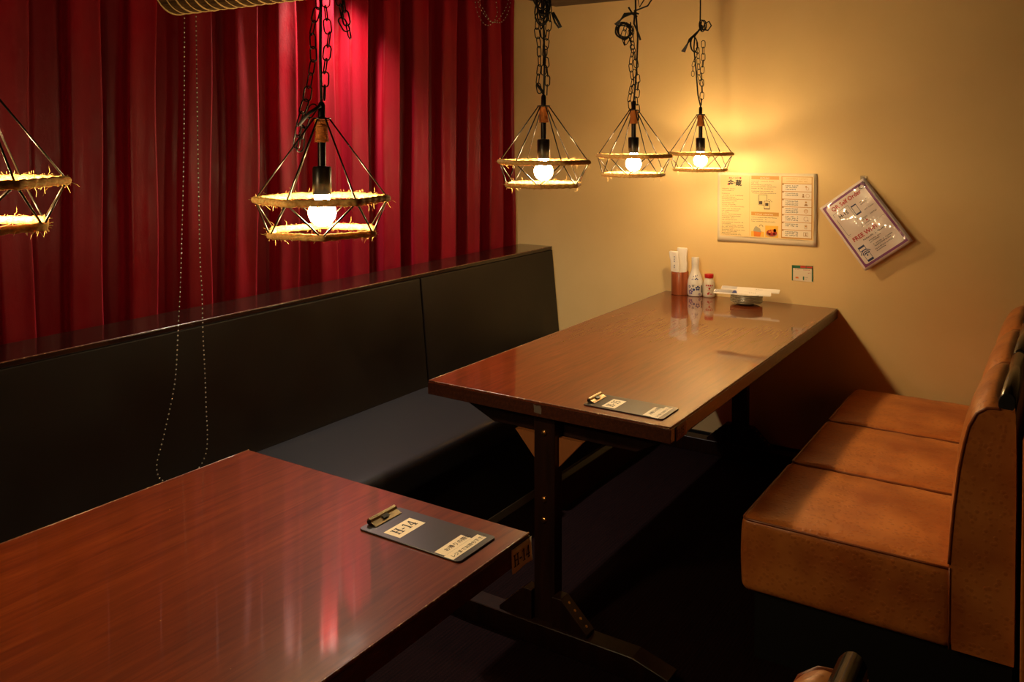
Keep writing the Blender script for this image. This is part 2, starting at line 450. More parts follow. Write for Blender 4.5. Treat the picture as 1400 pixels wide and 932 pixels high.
# ================================================================ CURTAIN
def curtain():
    # one fold in plan (y along the wall, x depth): a flat rolled front with an undercut neck and a deep hollow
    plan = [(.012, -1.335), (.014, -1.310), (.006, -1.285), (-.001, -1.266), (.003, -1.256), (.018, -1.2525), (.040, -1.251), (.060, -1.248), (.076, -1.242), (.086, -1.2375),
            (.094, -1.2385), (.098, -1.250), (.094, -1.270), (.090, -1.300), (.092, -1.330), (.110, -1.350), (.140, -1.354), (.180, -1.354), (.198, -1.350)]
    pts = []
    for i in range(-25, 1):
        rr = random.Random(i*13+5); sh = rr.uniform(-.008, .008); ws = rr.uniform(.80, .94); dx = rr.uniform(-.004, .004)
        for k, (y, x) in enumerate(plan):
            yy = -.04+.2*i+sh+y*ws
            if -4.8 < yy < -.012: pts.append((yy, x+dx*(x > -1.27), i, k))
    y = [p[0] for p in pts]
    pts.append((-.012, -1.30, 0, 18)) if pts[-1][0] < -.014 else None
    Q = []
    for a in range(len(pts)-1):
        p0, p1, p2, p3 = pts[max(a-1, 0)], pts[a], pts[a+1], pts[min(a+2, len(pts)-1)]
        for u in range(3):
            t = u/3
            f = lambda c: .5*((2*p1[c])+(p2[c]-p0[c])*t+(2*p0[c]-5*p1[c]+4*p2[c]-p3[c])*t*t+(3*p1[c]-p0[c]-3*p2[c]+p3[c])*t**3)
            Q.append((f(0), f(1), p1[2]))
    zs = [.78+(2.36-.78)*i/28 for i in range(29)]
    vs = []
    for (yy, x, i) in Q:
        for z in zs:
            front = max(0, min(1, (x+1.30)/.06))
            vs.append((x+front*(.004*math.sin(z*3.1+i*1.9)+.0018*math.sin(z*9+i+yy*40)), yy+.007*math.sin(z*2.1+i*.9)+.003*math.sin(z*6.5+i*2.2), z))
    vs = [(x, min(y_, -.006), z) for x, y_, z in vs]
    nz = len(zs); fs = [(a*nz+c, (a+1)*nz+c, (a+1)*nz+c+1, a*nz+c+1) for a in range(len(Q)-1) for c in range(nz-1)]
    mb = MB(); mb.add(vs, fs)
    o = mb.build('curtain', M['velvet'], smooth=True, weld=False)
    return tag(o, 'crimson velvet curtain in deep vertical folds behind the wall bench', 'curtain')
curtain()

# ================================================================ WALL BENCH
wb = empty('wall_bench', (-.75, -2.4, 0), 'long black vinyl wall bench with tall panelled back and glossy ledge below the red curtain', 'bench')
def P_(mb, name, m, par, org, **k):
    o = mb.build(name, m, par, **k)
    for v in o.data.vertices: v.co -= Vector(org)
    return o
O = (-.75, -2.4, 0)
# back panels: face runs from x=-1.033 (z .855) to x=-.99 (z .41) and down
for (ya, yb, dx) in ((-4.7, -1.083, 0), (-1.079, -.004, .004)):
    b = MB(); b.prism([(-1.033+dx, .852), (-.988+dx, .40), (-.97+dx, .30), (-1.07, .30), (-1.07, .852)], 1, ya, yb)
    o = P_(b, 'backrest_panel', M['vinyl'], wb, O, bevel=.003, seg=2)
b = MB(); b.box(-1.228, -1.031, -4.7, -.004, .853, .871); P_(b, 'ledge', M['ledge'], wb, O, bevel=.0035, seg=2)
b = MB(); b.tube([(-1.0325, -4.7+4.694*i/90, .8695) for i in range(91)], .0019, 6); P_(b, 'ledge_arris', M['arris'], wb, O, smooth=True)
b = MB(); b.box(-1.226, -1.075, -4.7, -.004, 0, .852); P_(b, 'carcass', M['black'], wb, O)
for (ya, yb) in ((-4.7, -1.083), (-1.079, -.004)):
    b = MB()
    L_ = yb-ya
    round_box(b, -1.0, -.503, ya, yb, .30, .412, .028, n=10,
              fn=lambda p, ya=ya, L_=L_: Vector((p.x+.004*math.sin(p.y*9)*(p.x > -.55), p.y, p.z+(.006*math.sin(PI*min(1, max(0, (p.x+1)/.5)))+.0015*math.sin(p.y*23)+.0015*math.sin(p.x*40+p.y*7))*(p.z > .38))))
    P_(b, 'seat_pad', M['seatvinyl'], wb, O, smooth=True)
b = MB(); b.box(-1.06, -.55, -4.7, -.004, .0, .30); P_(b, 'base', M['black'], wb, O)
b = MB(); b.box(-.55, -.545, -4.7, -.004, .0, .03); P_(b, 'skirting_strip', M['strip'], wb, O)

# ================================================================ TABLES
def make_table(loc, label, far, labeltext, labmat, mirrored=False):
    t = empty('dining_table', loc, label, 'table', 'booth tables')
    # local frame: x centred, y 0 (near) .. 1.822 (far), z 0 floor
    b = MB(); b.box(-.395, .395, 0, 1.82, .658, .70)
    top = b.build('table_top', M['wood'], t, bevel=.0035, seg=2)
    b = MB()
    for (x0, x1, y0, y1) in ((-.3965, .3965, -.0015, .006), (-.3965, .3965, 1.814, 1.8195)): b.box(x0, x1, y0, y1, .6575, .6945)
    for (x0, x1) in ((-.3965, -.389), (.389, .3965)): b.box(x0, x1, .006, 1.814, .6575, .6945)
    b.build('edge_band', M['edge'], t, bevel=.001, seg=1)
    b = MB(); z_ = .6985
    for s in (-1, 1): b.tube([(s*.3935, .0015+1.817*i/40, z_) for i in range(41)], .0022, 6)
    ar = b.build('side_arris', M['arris'], t, smooth=True)
    b = MB(); b.tube([(-.3935+.787*i/20, .0015, z_) for i in range(21)], .0022, 6); b.build('end_arris', M['arris'], t, smooth=True)
    for yc, sgn in ((.055, 1), (1.742, -1)):
        # crossbeam with bevelled ends behind the post, foot with sloped tips
        yb0, yb1 = (yc+.018, yc+.062) if sgn > 0 else (yc-.062, yc-.018)
        b = MB(); b.prism([(-.33, .657), (-.31, .634), (-.205, .588), (.265, .588), (.34, .628), (.345, .657)], 1, yb0, yb1)
        b.build('crossbeam', M['frame'], t, bevel=.002, seg=1)
        b = MB(); b.box(-.034, .034, yc-.026, yc+.018, .02, .657); b.build('post', M['frame'], t, bevel=.003, seg=2)
        b = MB(); b.prism([(-.37, 0), (-.37, .03), (-.255, .063), (.285, .063), (.389, .036), (.38, 0)], 1, yc-.05, yc+.012)
        b.build('foot', M['frame'], t, bevel=.002, seg=1)
        for s in (-1, 1):
            b = MB(); b.prism([(s*.034, .590), (s*.112, .590), (s*.034, .505)], 1, yc-.004, yc+.014)
            b.build('upper_gusset', M['gusset'], t)
            b = MB(); b.prism([(s*.034, .0625), (s*.145, .0625), (s*.145, .072), (s*.062, .148), (s*.034, .148)], 1, yc-.04, yc+.004)
            gz = b.build('lower_gusset', M['frame'], t, bevel=.001, seg=1)
            for q in (.18, .4, .62, .84):
                x = s*(.062+(.083)*q); z = .148-.076*q
                d = Vector((s*.076, 0, .083)).normalized()
                b = MB(); b.tube([Vector((x, yc-.018, z)), Vector((x, yc-.018, z))+d*.002], .004, 8); b.build('screw', M['brass'], gz)
        for z in (.604, .413, .354):
            yy = yc-.026 if sgn > 0 else yc+.018
            b = MB(); b.tube([(0, yy, z), (0, yy-sgn*.003, z), (0, yy-sgn*.0055, z)], [.0095, .0085, .004], 12)
            b.build('bolt', M['brass'], t, smooth=True)
    b = MB(); b.box(-.014, .014, .073, 1.724, .36, .442); b.build('stretcher', M['frame'], t, bevel=.002, seg=1)
    return t
t15 = make_table((0, -1.822, 0), 'glossy red-brown table numbered H-15 reaching the yellow wall under the three far lamps', True, 'H-15', None)
t14 = make_table((.008, -4.334, 0), 'red-brown wooden table numbered H-14 in the left foreground beside the black bench', False, 'H-14', None)

def side_label(t, text, lm, y0, y1, z0, z1, curl):
    x = .3968
    b = MB(); n = 8; vs = []
    for i in range(n+1):
        y = y0+(y1-y0)*i/n
        for j in range(5):
            z = z1+(z0-z1)*j/4
            c = curl*(j/4)**2*(.6+.4*math.sin(i*.9))
            vs.append((x+.0004+c, y, z+.003*curl*100*0))
    fs = [(i*5+j, (i+1)*5+j, (i+1)*5+j+1, i*5+j+1) for i in range(n) for j in range(4)]
    b.add(vs, fs)
    o = b.build('number_label', lm, t, smooth=True)
    md = o.modifiers.new('thick', 'SOLIDIFY'); md.thickness = .0004; md.offset = 1
    o['label'] = 'paper sticker with printed table number'
    h = abs(z1-z0)*.5
    pg = Page((x+.0012, y0, z0), (0, 1, 0), (0, 0, 1), [M['ink']])
    pg.bend = lambda u, v: curl*((abs(z1-z0)-v)/abs(z1-z0))**2
    pg.serif(text, (y1-y0)*.07, abs(z1-z0)*.24, h*1.0, 0)
    pg.build('lettering', o)
side_label(t14, 'H-14', M['label'], 1.754, 1.822, .648, .692, .003)
side_label(t15, 'H-15', M['oldlabel'], .030, .104, .655, .694, .0004)
b = MB(); pts = [(-.012, 0), (.012, -.002), (.013, .012), (.009, .021), (-.004, .019), (-.013, .022), (-.011, .01)]
b.prism([(-.003+x, .669+z) for x, z in pts], 1, -.0024, -.0012); o = b.build('tape_patch', M['tape'], t15); o['label'] = 'worn silvery tape patch'

# ================================================================ CLIPBOARDS
def make_clipboard(loc, label, text):
    t = empty('clipboard', loc, label, 'clipboard', 'bill clipboards on the tables')
    # local: x 0 (clip end) .. .238, y 0..-? centred ; board lies on table
    b = MB()
    r = .008; w2 = .0575; l = .238; pts = []
    for cx, cy, a0 in ((l-r, w2-r, 0), (r, w2-r, 90), (r, -w2+r, 180), (l-r, -w2+r, 270)):
        for i in range(5):
            a = math.radians(a0+22.5*i); pts.append((cx+r*math.cos(a), cy+r*math.sin(a)))
    b.prism(pts, 2, 0, .003); b.build('board', M['board'], t, bevel=.0006, seg=1)
    # clip: base plate and rolled jaw along y at the x=0 end
    prof = [(.026, .0032), (.026, .0045), (.020, .0075), (.014, .0095), (.012, .014), (.007, .0165), (.003, .014), (.002, .009), (.004, .0045), (.006, .0060), (.0045, .009), (.0055, .0125), (.0075, .0135), (.0095, .012), (.0115, .0078), (.019, .0050), (.024, .0032)]
    b = MB(); b.prism(prof, 1, -.037, .037)
    cl = b.build('clip', M['clipmetal'], t, bevel=.0003, seg=1)
    b = MB(); b.prism([(.013, .0112), (.021, .0085), (.0215, .0098), (.014, .0128)], 1, -.008, .008); b.build('release_tab', M['blackmetal'], cl)
    for s in (-1, 1):
        b = MB(); b.tube([(.0085, s*.0372, .0095), (.0085, s*.0392, .0095)], .0042, 10); b.build('spring_end', M['blackmetal'], cl)
    def lab(x0, x1, y0, y1):
        b = MB(); b.box(x0, x1, y0, y1, .003, .0032); return b.build('paper_label', M['label'], t)
    # page axes: u = +y, v = -x
    o = lab(.052, .092, -.045, .030)
    pg = Page((.092, -.045, .0031), (0, 1, 0), (-1, 0, 0), [M['ink']])
    pg.serif(text, .009, .010, .0225, 0); pg.build('lettering', o)
    o = lab(.179, .203, -.053, .027)
    pg = Page((.203, -.053, .0031), (0, 1, 0), (-1, 0, 0), [M['ink']])
    pg.text('お帰りの際に', .014, .006, .0125, 0, bold=.0001); pg.build('lettering', o)
    o = lab(.2035, .2245, -.057, .045)
    pg = Page((.2245, -.057, .0031), (0, 1, 0), (-1, 0, 0), [M['ink']])
    pg.text('レジまでお持ち下さい', .006, .0045, .0102, 0, bold=.0001); pg.build('lettering', o)
    return t
c15 = make_clipboard((.118, -1.725, .7005), 'black clipboard with metal clip and H-15 label on the front corner of the far table', 'H-15')
c14 = make_clipboard((.127, -2.627, .7005), 'black clipboard with metal clip and H-14 label on the corner of the foreground table', 'H-14')

# ================================================================ ORANGE BENCH UNITS
def back_profile(t, k=0):
    # t 0..1 along the unit; returns closed list of (x, z)
    e = 1-(abs(2*t-1))**3.2
    bl = .018*e; tp = .022*e
    pts = [(.528, .19), (.522, .30), (.520-bl*.4, .40), (.524-bl, .47), (.530-bl, .545), (.540-bl, .64), (.550-bl, .70), (.560-bl*.8, .745+tp*.3),
           (.576-bl*.5, .780+tp*.7), (.598, .797+tp), (.615, .799+tp*.8), (.632, .798), (.650, .797), (.657, .788), (.660, .60), (.660, .19)]
    return pts
def make_unit():
    t = empty('booth_seat', (0, 0, 0), 'x', 'seat', 'orange booth seats')
    Lu = .481
    b = MB(); b.box(.035, .655, .02, Lu-.004, 0, .19); b.build('base', M['black'], t)
    b = MB()
    def fn(p):
        x = p.x; y = p.y; z = p.z
        if z > .36:
            e = (1-abs(2*x/.53-1)**3)*(1-abs(2*y/Lu-1)**3)
            z += .010*max(0, e)
            edge = min(x, y, Lu-y)
            if edge < .05: z += .0018*math.sin((x+y)*130)*(1-edge/.05)
        elif z > .2 and x < .02: x -= .004*math.sin(PI*(z-.19)/.2)
        return Vector((x, y, z))
    round_box(b, 0, .53, 0, Lu, .185, .393, .022, fn=fn, n=14, seg=4)
    b.build('seat_cushion', M['leather'], t, smooth=True)
    # piping round the top edge
    def loop(z, ins, r=.02, x1=.524):
        pts = []
        for cx, cy, a0 in ((ins+r, Lu-ins-r, 90), (ins+r, ins+r, 180)):
            for i in range(7):
                a = math.radians(a0+15*i); pts.append((cx+r*math.cos(a), cy+r*math.sin(a), z))
        return [(x1, Lu-ins, z)]+[(x1-(x1-ins-r)*i/8, Lu-ins, z) for i in range(1, 8)]+pts+[(ins+r+(x1-ins-r)*i/8, ins, z) for i in range(1, 9)]
    b = MB(); b.tube(loop(.386, .0045), .0038, 8); b.build('seat_piping', M['piping'], t, smooth=True)
    # backrest loft
    n = 22; rings = []
    for i in range(n+1):
        tt = i/n; y = Lu*tt; e = .012*(1-abs(2*tt-1)**6)*0
        pf = back_profile(tt); fine = [pf[0]]
        for a in range(1, len(pf)-2):
            p0, p1, p2, p3 = pf[a-1], pf[a], pf[a+1], pf[a+2]
            for q_ in range(3):
                v_ = q_/3
                fine.append(tuple(.5*((2*p1[c])+(p2[c]-p0[c])*v_+(2*p0[c]-5*p1[c]+4*p2[c]-p3[c])*v_*v_+(3*p1[c]-p0[c]-3*p2[c]+p3[c])*v_**3) for c in (0, 1)))
        fine += pf[-2:]
        rings.append([(x, y, z) for x, z in fine])
    k = len(rings[0]); vs = [v for r_ in rings for v in r_]
    fs = [(i*k+j, (i+1)*k+j, (i+1)*k+(j+1) % k, i*k+(j+1) % k) for i in range(n) for j in range(k)]
    fs += [tuple(range(k)), tuple(n*k+j for j in range(k))[::-1]]
    b = MB(); b.add(vs, fs); b.build('backrest', M['leather'], t, smooth=True, autosmooth=.9)
    for y in (.0, Lu):
        pr = [(x, z) for x, z in back_profile(0)][2:12]
        # smooth the seam line
        q = []
        for i in range(len(pr)-1):
            for u in range(3): q.append((pr[i][0]+(pr[i+1][0]-pr[i][0])*u/3, y, pr[i][1]+(pr[i+1][1]-pr[i][1])*u/3))
        b = MB(); b.tube(q, .0036, 8); b.build('backrest_piping', M['piping'], t, smooth=True)
    b = MB(); b.tube([(.522, -.0015, z) for z in (.19, .25, .32, .39)], .0022, 6); b.build('side_seam', M['piping'], t, smooth=True)
    # dark half-round rail on top
    prof = [(.620, .792), (.620, .812), (.624, .826), (.632, .836), (.642, .839), (.651, .834), (.656, .824), (.657, .792)]
    b = MB(); b.prism(prof, 1, .012, Lu-.010); rl = b.build('top_rail', M['rail'], t, bevel=.002, seg=1, smooth=True, autosmooth=.8)
    b = MB(); b.prism([(x*.9+.0638, z*.86+.115) for x, z in prof], 1, .009, .013); b.build('rail_cap', M['black'], rl)
    return t
U = make_unit()
U.location = (.487, -1.548, 0); U['label'] = 'orange leather booth seat at the near end of the row, side panel in view'
U2 = copy_tree(U); U2.location = (.487, -1.058, 0); U2['label'] = 'orange leather booth seat in the middle of the row of three by the far table'
U3 = copy_tree(U); U3.location = (.487, -.568, 0); U3['label'] = 'orange leather booth seat against the yellow wall, farthest of the row of three'
U4 = copy_tree(U); U4.location = (.406, -3.290, 0); U4['label'] = 'orange booth seat cut off by the frame, only its dark rail end showing bottom right'
# partition board behind the seats
b = MB(); b.box(-.018, .018, -.78, .78, 0, .74)
o = b.build('seat_partition', M['leather'], loc=(1.178, -.79, 0), bevel=.004); tag(o, 'orange-brown upholstered panel standing behind the row of orange booth seats', 'partition')

# ================================================================ PENDANT LAMPS
CA = [2*PI*i/6 for i in range(6)]
RT_, RL_, ZT = .135, .117, .068
def hexpts(R, z, a0=0): return [Vector((R*math.cos(a+a0), R*math.sin(a+a0), z)) for a in CA]
def lamp_core():
    t = empty('pendant_lamp', (0, 0, 0), 'x', 'lamp', 'wire cage pendant lamps with jute rings')
    b = MB(); prof = []
    for i in range(17):
        a = -PI/2+PI*i/16*.86; prof.append((.0285*math.cos(a) if i else 0, .040+.0285*math.sin(a)))
    prof += [(.0155, .067), (.0150, .080)]
    b.lathe(prof, n=24); b.build('bulb', M['bulb'], t, smooth=True)
    b = MB(); b.lathe([(.0185, .078), (.0195, .080), (.0195, .132), (.0175, .136), (.009, .137)], n=24); b.build('socket', M['blackmetal'], t, smooth=True, autosmooth=.7)
    b = MB(); b.lathe([(.0085, .136), (.0085, .19)], n=16); b.build('socket_tube', M['blackmetal'], t, smooth=True, autosmooth=.7)
    # wrapped collar
    pr = []; nn = 36
    for i in range(nn+1):
        z = .186+.047*i/nn; r = .0125+.003*abs(2*i/nn-.9)*.8+.0006*math.sin(i*PI*.9); pr.append((r, z))
    b = MB(); b.lathe([(.0, .186)]+pr+[(.0, .233)], n=18); b.build('jute_collar', M['collar'], t, smooth=True, autosmooth=.9)
    b = MB(); b.lathe([(0, .2335), (.019, .234), (.0195, .2365), (.0075, .238), (.0075, .262), (.0055, .268), (.003, .270), (0, .270)], n=18); b.build('top_cap', M['blackmetal'], t, smooth=True, autosmooth=.6)
    tp = hexpts(RT_, ZT); lo = hexpts(RL_, 0, PI/6); ap = hexpts(.015, .236)
    def rod(a, c):
        d = c-a; L_ = d.length; b = MB(); b.tube([a, c], .0019, 6); return b.build('cage_rod', M['rodmetal'], t, smooth=True)
    for i in range(6):
        rod(ap[i], tp[i]); rod(tp[i], lo[i]); rod(tp[i], lo[i-1])
    for name, P6, r in (('upper_jute_ring', tp, .0075), ('lower_jute_ring', lo, .0070)):
        pts = []; cnt = 26
        for i in range(6):
            a, c = P6[i], P6[(i+1) % 6]
            for j in range(cnt): pts.append(a+(c-a)*(j/cnt))
        b = MB(); b.tube(pts, r, 9, closed=True, rfun=lambda i, a: 1+.10*math.sin(i*1.25+a))
        rg = b.build(name, M['jute'], t, smooth=True)
        b = MB(); rr = random.Random(3)
        for _ in range(420):
            i = rr.randrange(len(pts)); p = pts[i].copy(); tdir = (pts[(i+1) % len(pts)]-pts[i]).normalized()
            a = rr.uniform(0, 2*PI); side = tdir.cross(Vector((0, 0, 1)))
            d = side*math.cos(a)+Vector((0, 0, 1))*math.sin(a)
            ln = rr.uniform(.003, .008) if rr.random() < .9 else rr.uniform(.010, .022)
            p0 = p+d*r*.9; d2 = (d+tdir*rr.uniform(-1, 1)+Vector((rr.uniform(-.4, .4), rr.uniform(-.4, .4), rr.uniform(-.4, .4)))).normalized()
            p1 = p0+d2*ln*.5; p2 = p1+(d2+Vector((rr.uniform(-.6, .6), rr.uniform(-.6, .6), rr.uniform(-.8, .3)))).normalized()*ln*.5
            b.tube([p0, p1, p2], [.00042, .00034, .0002], 3, cap=False)
        f = b.build('frayed_fibres', M['fray'], rg, weld=False); f['kind'] = 'stuff'
    return t
def link_mesh():
    b = MB(); r, h = .0080, .0080; pts = []
    for i in range(9): a = PI*i/8; pts.append((r*math.cos(a), 0, h+r*math.sin(a)))
    for i in range(9): a = PI+PI*i/8; pts.append((r*math.cos(a), 0, -h+r*math.sin(a)))
    b.tube(pts, .0016, 6, closed=True)
    o = b.build('chain_link', M['blackmetal'], smooth=True); me = o.data; bpy.data.objects.remove(o); return me
LINK = link_mesh()
def chain(t, pts, seed=0, scale=1.0, squeeze=1.0):
    # pts: polyline (local); links laid end to end
    rr = random.Random(seed); pts = [Vector(p) for p in pts]
    acc = [0]
    for a, c in zip(pts, pts[1:]): acc.append(acc[-1]+(c-a).length)
    tot = acc[-1]; step = .0275*scale; k = 0; s = step/2
    while s < tot:
        i = max(j for j in range(len(acc)) if acc[j] <= s); i = min(i, len(pts)-2)
        f = (s-acc[i])/(acc[i+1]-acc[i]); p = pts[i].lerp(pts[i+1], f); d = (pts[i+1]-pts[i]).normalized()
        q = d.to_track_quat('Z', 'X').to_matrix().to_4x4()
        o = bpy.data.objects.new('chain_link', LINK); COL.objects.link(o); o.parent = t
        rot = Matrix.Rotation((PI/2 if k % 2 else 0)+seed+rr.uniform(-.35, .35), 4, 'Z')
        o.matrix_local = Matrix.Translation(p) @ q @ rot @ Matrix.Scale(scale, 4)
        k += 1; s += step
def loops(b, c, axis_a, axis_b, n, rr, r=.0024):
    for _ in range(n):
        a, e = rr.uniform(.75, 1.1), rr.uniform(.75, 1.15); pts = []
        off = Vector((rr.uniform(-.006, .006), rr.uniform(-.006, .006), rr.uniform(-.006, .006)))
        for i in range(18):
            th = 2*PI*i/18; pts.append(c+off+Vector(axis_a)*a*math.cos(th)+Vector(axis_b)*e*math.sin(th)+Vector((0, 0, 0)))
        b.tube(pts, r, 6, closed=True)
def wavy(z0, z1, n, ax, rr, x=0, y=0):
    return [(x+rr.uniform(-ax, ax)*(0 < i < n), y+rr.uniform(-ax, ax)*(0 < i < n), z0+(z1-z0)*i/n) for i in range(n+1)]
core = lamp_core()
R3 = Vector((.8366, .5479, 0))       # image-right direction, used to lay the tied cords out sideways
def W(dx, dz, dd=0): return Vector((.8366*dx-.5479*dd, .5479*dx+.8366*dd, dz))
def add_hanging(t, loc, kind, rz):
    H = Z_C-loc[2]; rr = random.Random(kind*7+1)
    # undo lamp rotation so that the ties are laid out in world directions
    Ri = Matrix.Rotation(-rz, 3, 'Z')
    V = lambda dx, dz, dd=0: Ri @ W(dx, dz, dd)
    b = MB(); b.lathe([(0, H), (.035, H), (.035, H-.008), (.01, H-.02), (0, H-.021)][::-1], n=20); b.build('ceiling_rose', M['blackmetal'], t, smooth=True, autosmooth=.6)
    if kind == 0:      # lamp at the left edge of the photo
        b = MB(); b.tube([V(*p) for p in ((0, .268), (.004, .45), (0, H-.015))], .003, 8); b.build('power_cord', M['cord'], t, smooth=True)
        chain(t, [V(.012, .27), V(.02, .45), V(.012, H-.02)], 1)
    if kind == 1:
        b = MB(); b.tube([V(*p) for p in ((0, .268), (-.002, .36), (0, .5), (.002, H-.015))], .0032, 8); b.build('power_cord', M['cord'], t, smooth=True)
        chain(t, [V(-.014, .262), V(-.032, .235), V(-.046, .205, .02), V(-.054, .160, .03)], 3)
        chain(t, [V(-.058, .175, .02), V(-.044, .23, -.01), V(-.030, .28), V(-.016, .36), V(-.018, .42), V(-.006, .47), V(-.010, .6), V(0, H-.02)], 4)
        chain(t, [V(.006, .275), V(.008, .34), V(.016, .40), V(.010, .46), V(.012, .55), V(.018, .66), V(.01, H-.02)], 5)
        chain(t, [V(.022, .55), V(.035, .50), V(.047, .43), V(.058, .41), V(.050, .45), V(.040, .52)], 6)
        b = MB(); loops(b, V(.012, .585), V(.02, .03), V(0, .055, .015), 5, rr)
        e = MB(); e.tube([V(0, .262, -.01), V(-.022, .245, -.02), V(-.042, .222, -.02)], .004, 6); e.build('cord_tie', M['cord'], t, smooth=True)
        b.build('tied_cord_bundle', M['cord'], t, smooth=True)
    if kind == 2:
        b = MB(); b.tube([V(*p) for p in ((0, .268), (.003, .36), (.0, .48), (-.004, H-.015))], .003, 8); b.build('power_cord', M['cord'], t, smooth=True)
        chain(t, [V(-.012, .275), V(-.018, .31), V(-.012, .36), V(-.014, .42), V(-.02, .46), V(-.018, .50), V(-.004, .53)], 7)
        chain(t, [V(.010, .27), V(.012, .33), V(.004, .40), V(.012, .45), V(.018, .50), V(.014, .54), V(.002, H-.02)], 8)
        chain(t, [V(0, .33), V(.004, .40), V(-.006, .48), V(0, .53)], 9)
        b = MB()
        for k in range(9):
            a = rr.uniform(0, PI); loops(b, V(.0, .525+rr.uniform(-.012, .02), rr.uniform(-.01, .01)), V(.026*math.cos(a), .012*math.sin(a)), V(0, .034, .02*math.sin(a)), 1, rr)
        b.tube([V(.028, .515), V(.042, .49), V(.052, .47)], .0042, 6)
        b.tube([V(.024, .515), V(.034, .485), V(.046, .468)], .0032, 6)
        e = MB(); e.tube([V(-.02, .30), V(-.008, .285), V(.0, .272)], .0048, 6); e.build('cord_tie', M['cord'], t, smooth=True)
        b.build('tied_cord_bundle', M['cord'], t, smooth=True)
    if kind == 3:
        b = MB(); b.tube([V(*p) for p in ((0, .268), (.01, .38), (.014, .50), (.006, .60), (.004, H-.015))], .0032, 8); b.build('power_cord', M['cord'], t, smooth=True)
        chain(t, [V(-.012, .24), V(-.016, .28), V(-.004, .34), V(-.012, .40), V(-.004, .46), V(-.008, .54)], 10)
        chain(t, [V(.018, .20), V(.010, .27), V(.016, .33), V(.010, .39), V(.002, .44), V(-.014, .49), V(-.012, .56)], 11)
        chain(t, [V(-.018, .50), V(-.034, .475), V(-.042, .50), V(-.03, .54)], 12)
        chain(t, [V(-.004, .30), V(.004, .34), V(.002, .38)], 13)
        b = MB()
        loops(b, V(-.035, .525), V(.026, .0), V(0, .030, .01), 4, rr, .0028)
        for q in range(4): b.tube([V(-.070+q*.003, .548-q*.002), V(-.035, .575+q*.004), V(.004, .59), V(.018, .585)], .003, 6)
        b.tube([V(0, .595), V(.05, .615), V(.066, .64), V(.055, .665), V(.02, .61), V(.01, .66), V(.012, .70)], .0032, 6)
        b.tube([V(.004, .60), V(.0, .55), V(.018, .51), V(.024, .49)], .0035, 6)
        b.tube([V(-.02, .61), V(-.005, .585), V(.012, .575)], .0035, 6)
        b.build('tied_cord_bundle', M['cord'], t, smooth=True)
    if kind == 4:
        b = MB(); b.tube([V(*p) for p in ((0, .268), (-.012, .32), (-.020, .42), (-.030, .52), (-.026, .57), (-.004, .60), (-.002, H-.015))], .003, 8); b.build('power_cord', M['cord'], t, smooth=True)
        chain(t, [V(.002, .275), V(.006, .33), V(.004, .40), V(.010, .47), V(.010, .56)], 14)
        chain(t, [V(.004, .36), V(-.008, .40), V(-.010, .46), V(-.016, .54)], 15, .85)
        chain(t, [V(-.034, .40), V(-.034, .44), V(-.024, .48), V(-.012, .53)], 16, .75)
        b = MB()
        for q in range(4): b.tube([V(-.082+q*.004, .505-q*.001), V(-.050, .548+q*.003), V(-.012, .592), V(.006, .605+q*.004)], .0033, 6)
        b.tube([V(-.004, .60), V(.030, .595), V(.044, .615), V(.034, .633), V(.018, .625), V(.0, .59)], .0032, 6, closed=False)
        loops(b, V(-.034, .535), V(.016, .0), V(0, .036, .008), 2, rr, .0026)
        loops(b, V(.006, .615), V(.012, .010), V(-.006, .022), 2, rr, .0026)
        b.build('tied_cord_bundle', M['cord'], t, smooth=True)
LAMPS = [
    ((-.055, -2.595, 1.248), math.radians(45), 1, 'lit wire pendant with frayed jute rings against the red curtain, second lamp from the left'),
    ((-.085, -1.655, 1.300), math.radians(24), 2, 'lit wire pendant with jute rings at the curtain edge, black cord knotted above it'),
    ((-.105, -.985, 1.304), math.radians(15), 3, 'lit wire pendant over the far table, middle one of the three before the yellow wall'),
    ((-.100, -.330, 1.300), math.radians(11), 4, 'smallest-looking lit wire pendant, nearest the yellow wall and its poster'),
    ((-.175, -3.225, 1.308), math.radians(61), 0, 'lit wire pendant cut off by the left edge of the picture'),
]
for k, (loc, rz, kind, lab) in enumerate(LAMPS):
    t = core if k == 0 else copy_tree(core0)
    if k == 0:
        core0 = core
        # keep a clean copy list before adding chains: build the other four first
        others = [copy_tree(core) for _ in range(4)]
        copy_iter = iter(others)
    else:
        # discard the copy that carries chains; use the prepared clean one
        for o in [t]+list(t.children_recursive): bpy.data.objects.remove(o)
        t = next(copy_iter)
    t.location = loc; t.rotation_euler = (0, 0, rz); t['label'] = lab
    add_hanging(t, loc, kind, rz)

# ================================================================ SPOTLIGHT ON THE CURTAIN
sp = empty('ceiling_spotlight', (-1.115, -1.40, 2.38), 'small black spotlight hanging in the slot before the red curtain', 'spotlight')
b = MB(); b.tube([(0, 0, 0), (0, 0, -.20)], .007, 10); b.build('stem', M['blackmetal'], sp, smooth=True)
b = MB(); b.lathe([(0, -.195), (.018, -.197), (.032, -.225), (.036, -.262), (.033, -.262), (.028, -.235), (0, -.230)], n=24); b.build('spot_head', M['blackmetal'], sp, smooth=True, autosmooth=.7)
b = MB(); b.lathe([(0, -.247), (.026, -.246), (.026, -.242), (0, -.242)], n=20); b.build('lens', M['spotglow'], sp)
ld = bpy.data.lights.new('spot_lamp', 'SPOT'); ld.energy = SPOT; ld.color = (1, .84, .70); ld.spot_size = math.radians(128); ld.spot_blend = 1.0; ld.shadow_soft_size = .022
lo = bpy.data.objects.new('spot_lamp', ld); COL.objects.link(lo); lo.parent = sp; lo.location = (0, 0, -.268); lo.rotation_euler = (math.radians(-4), 0, 0)

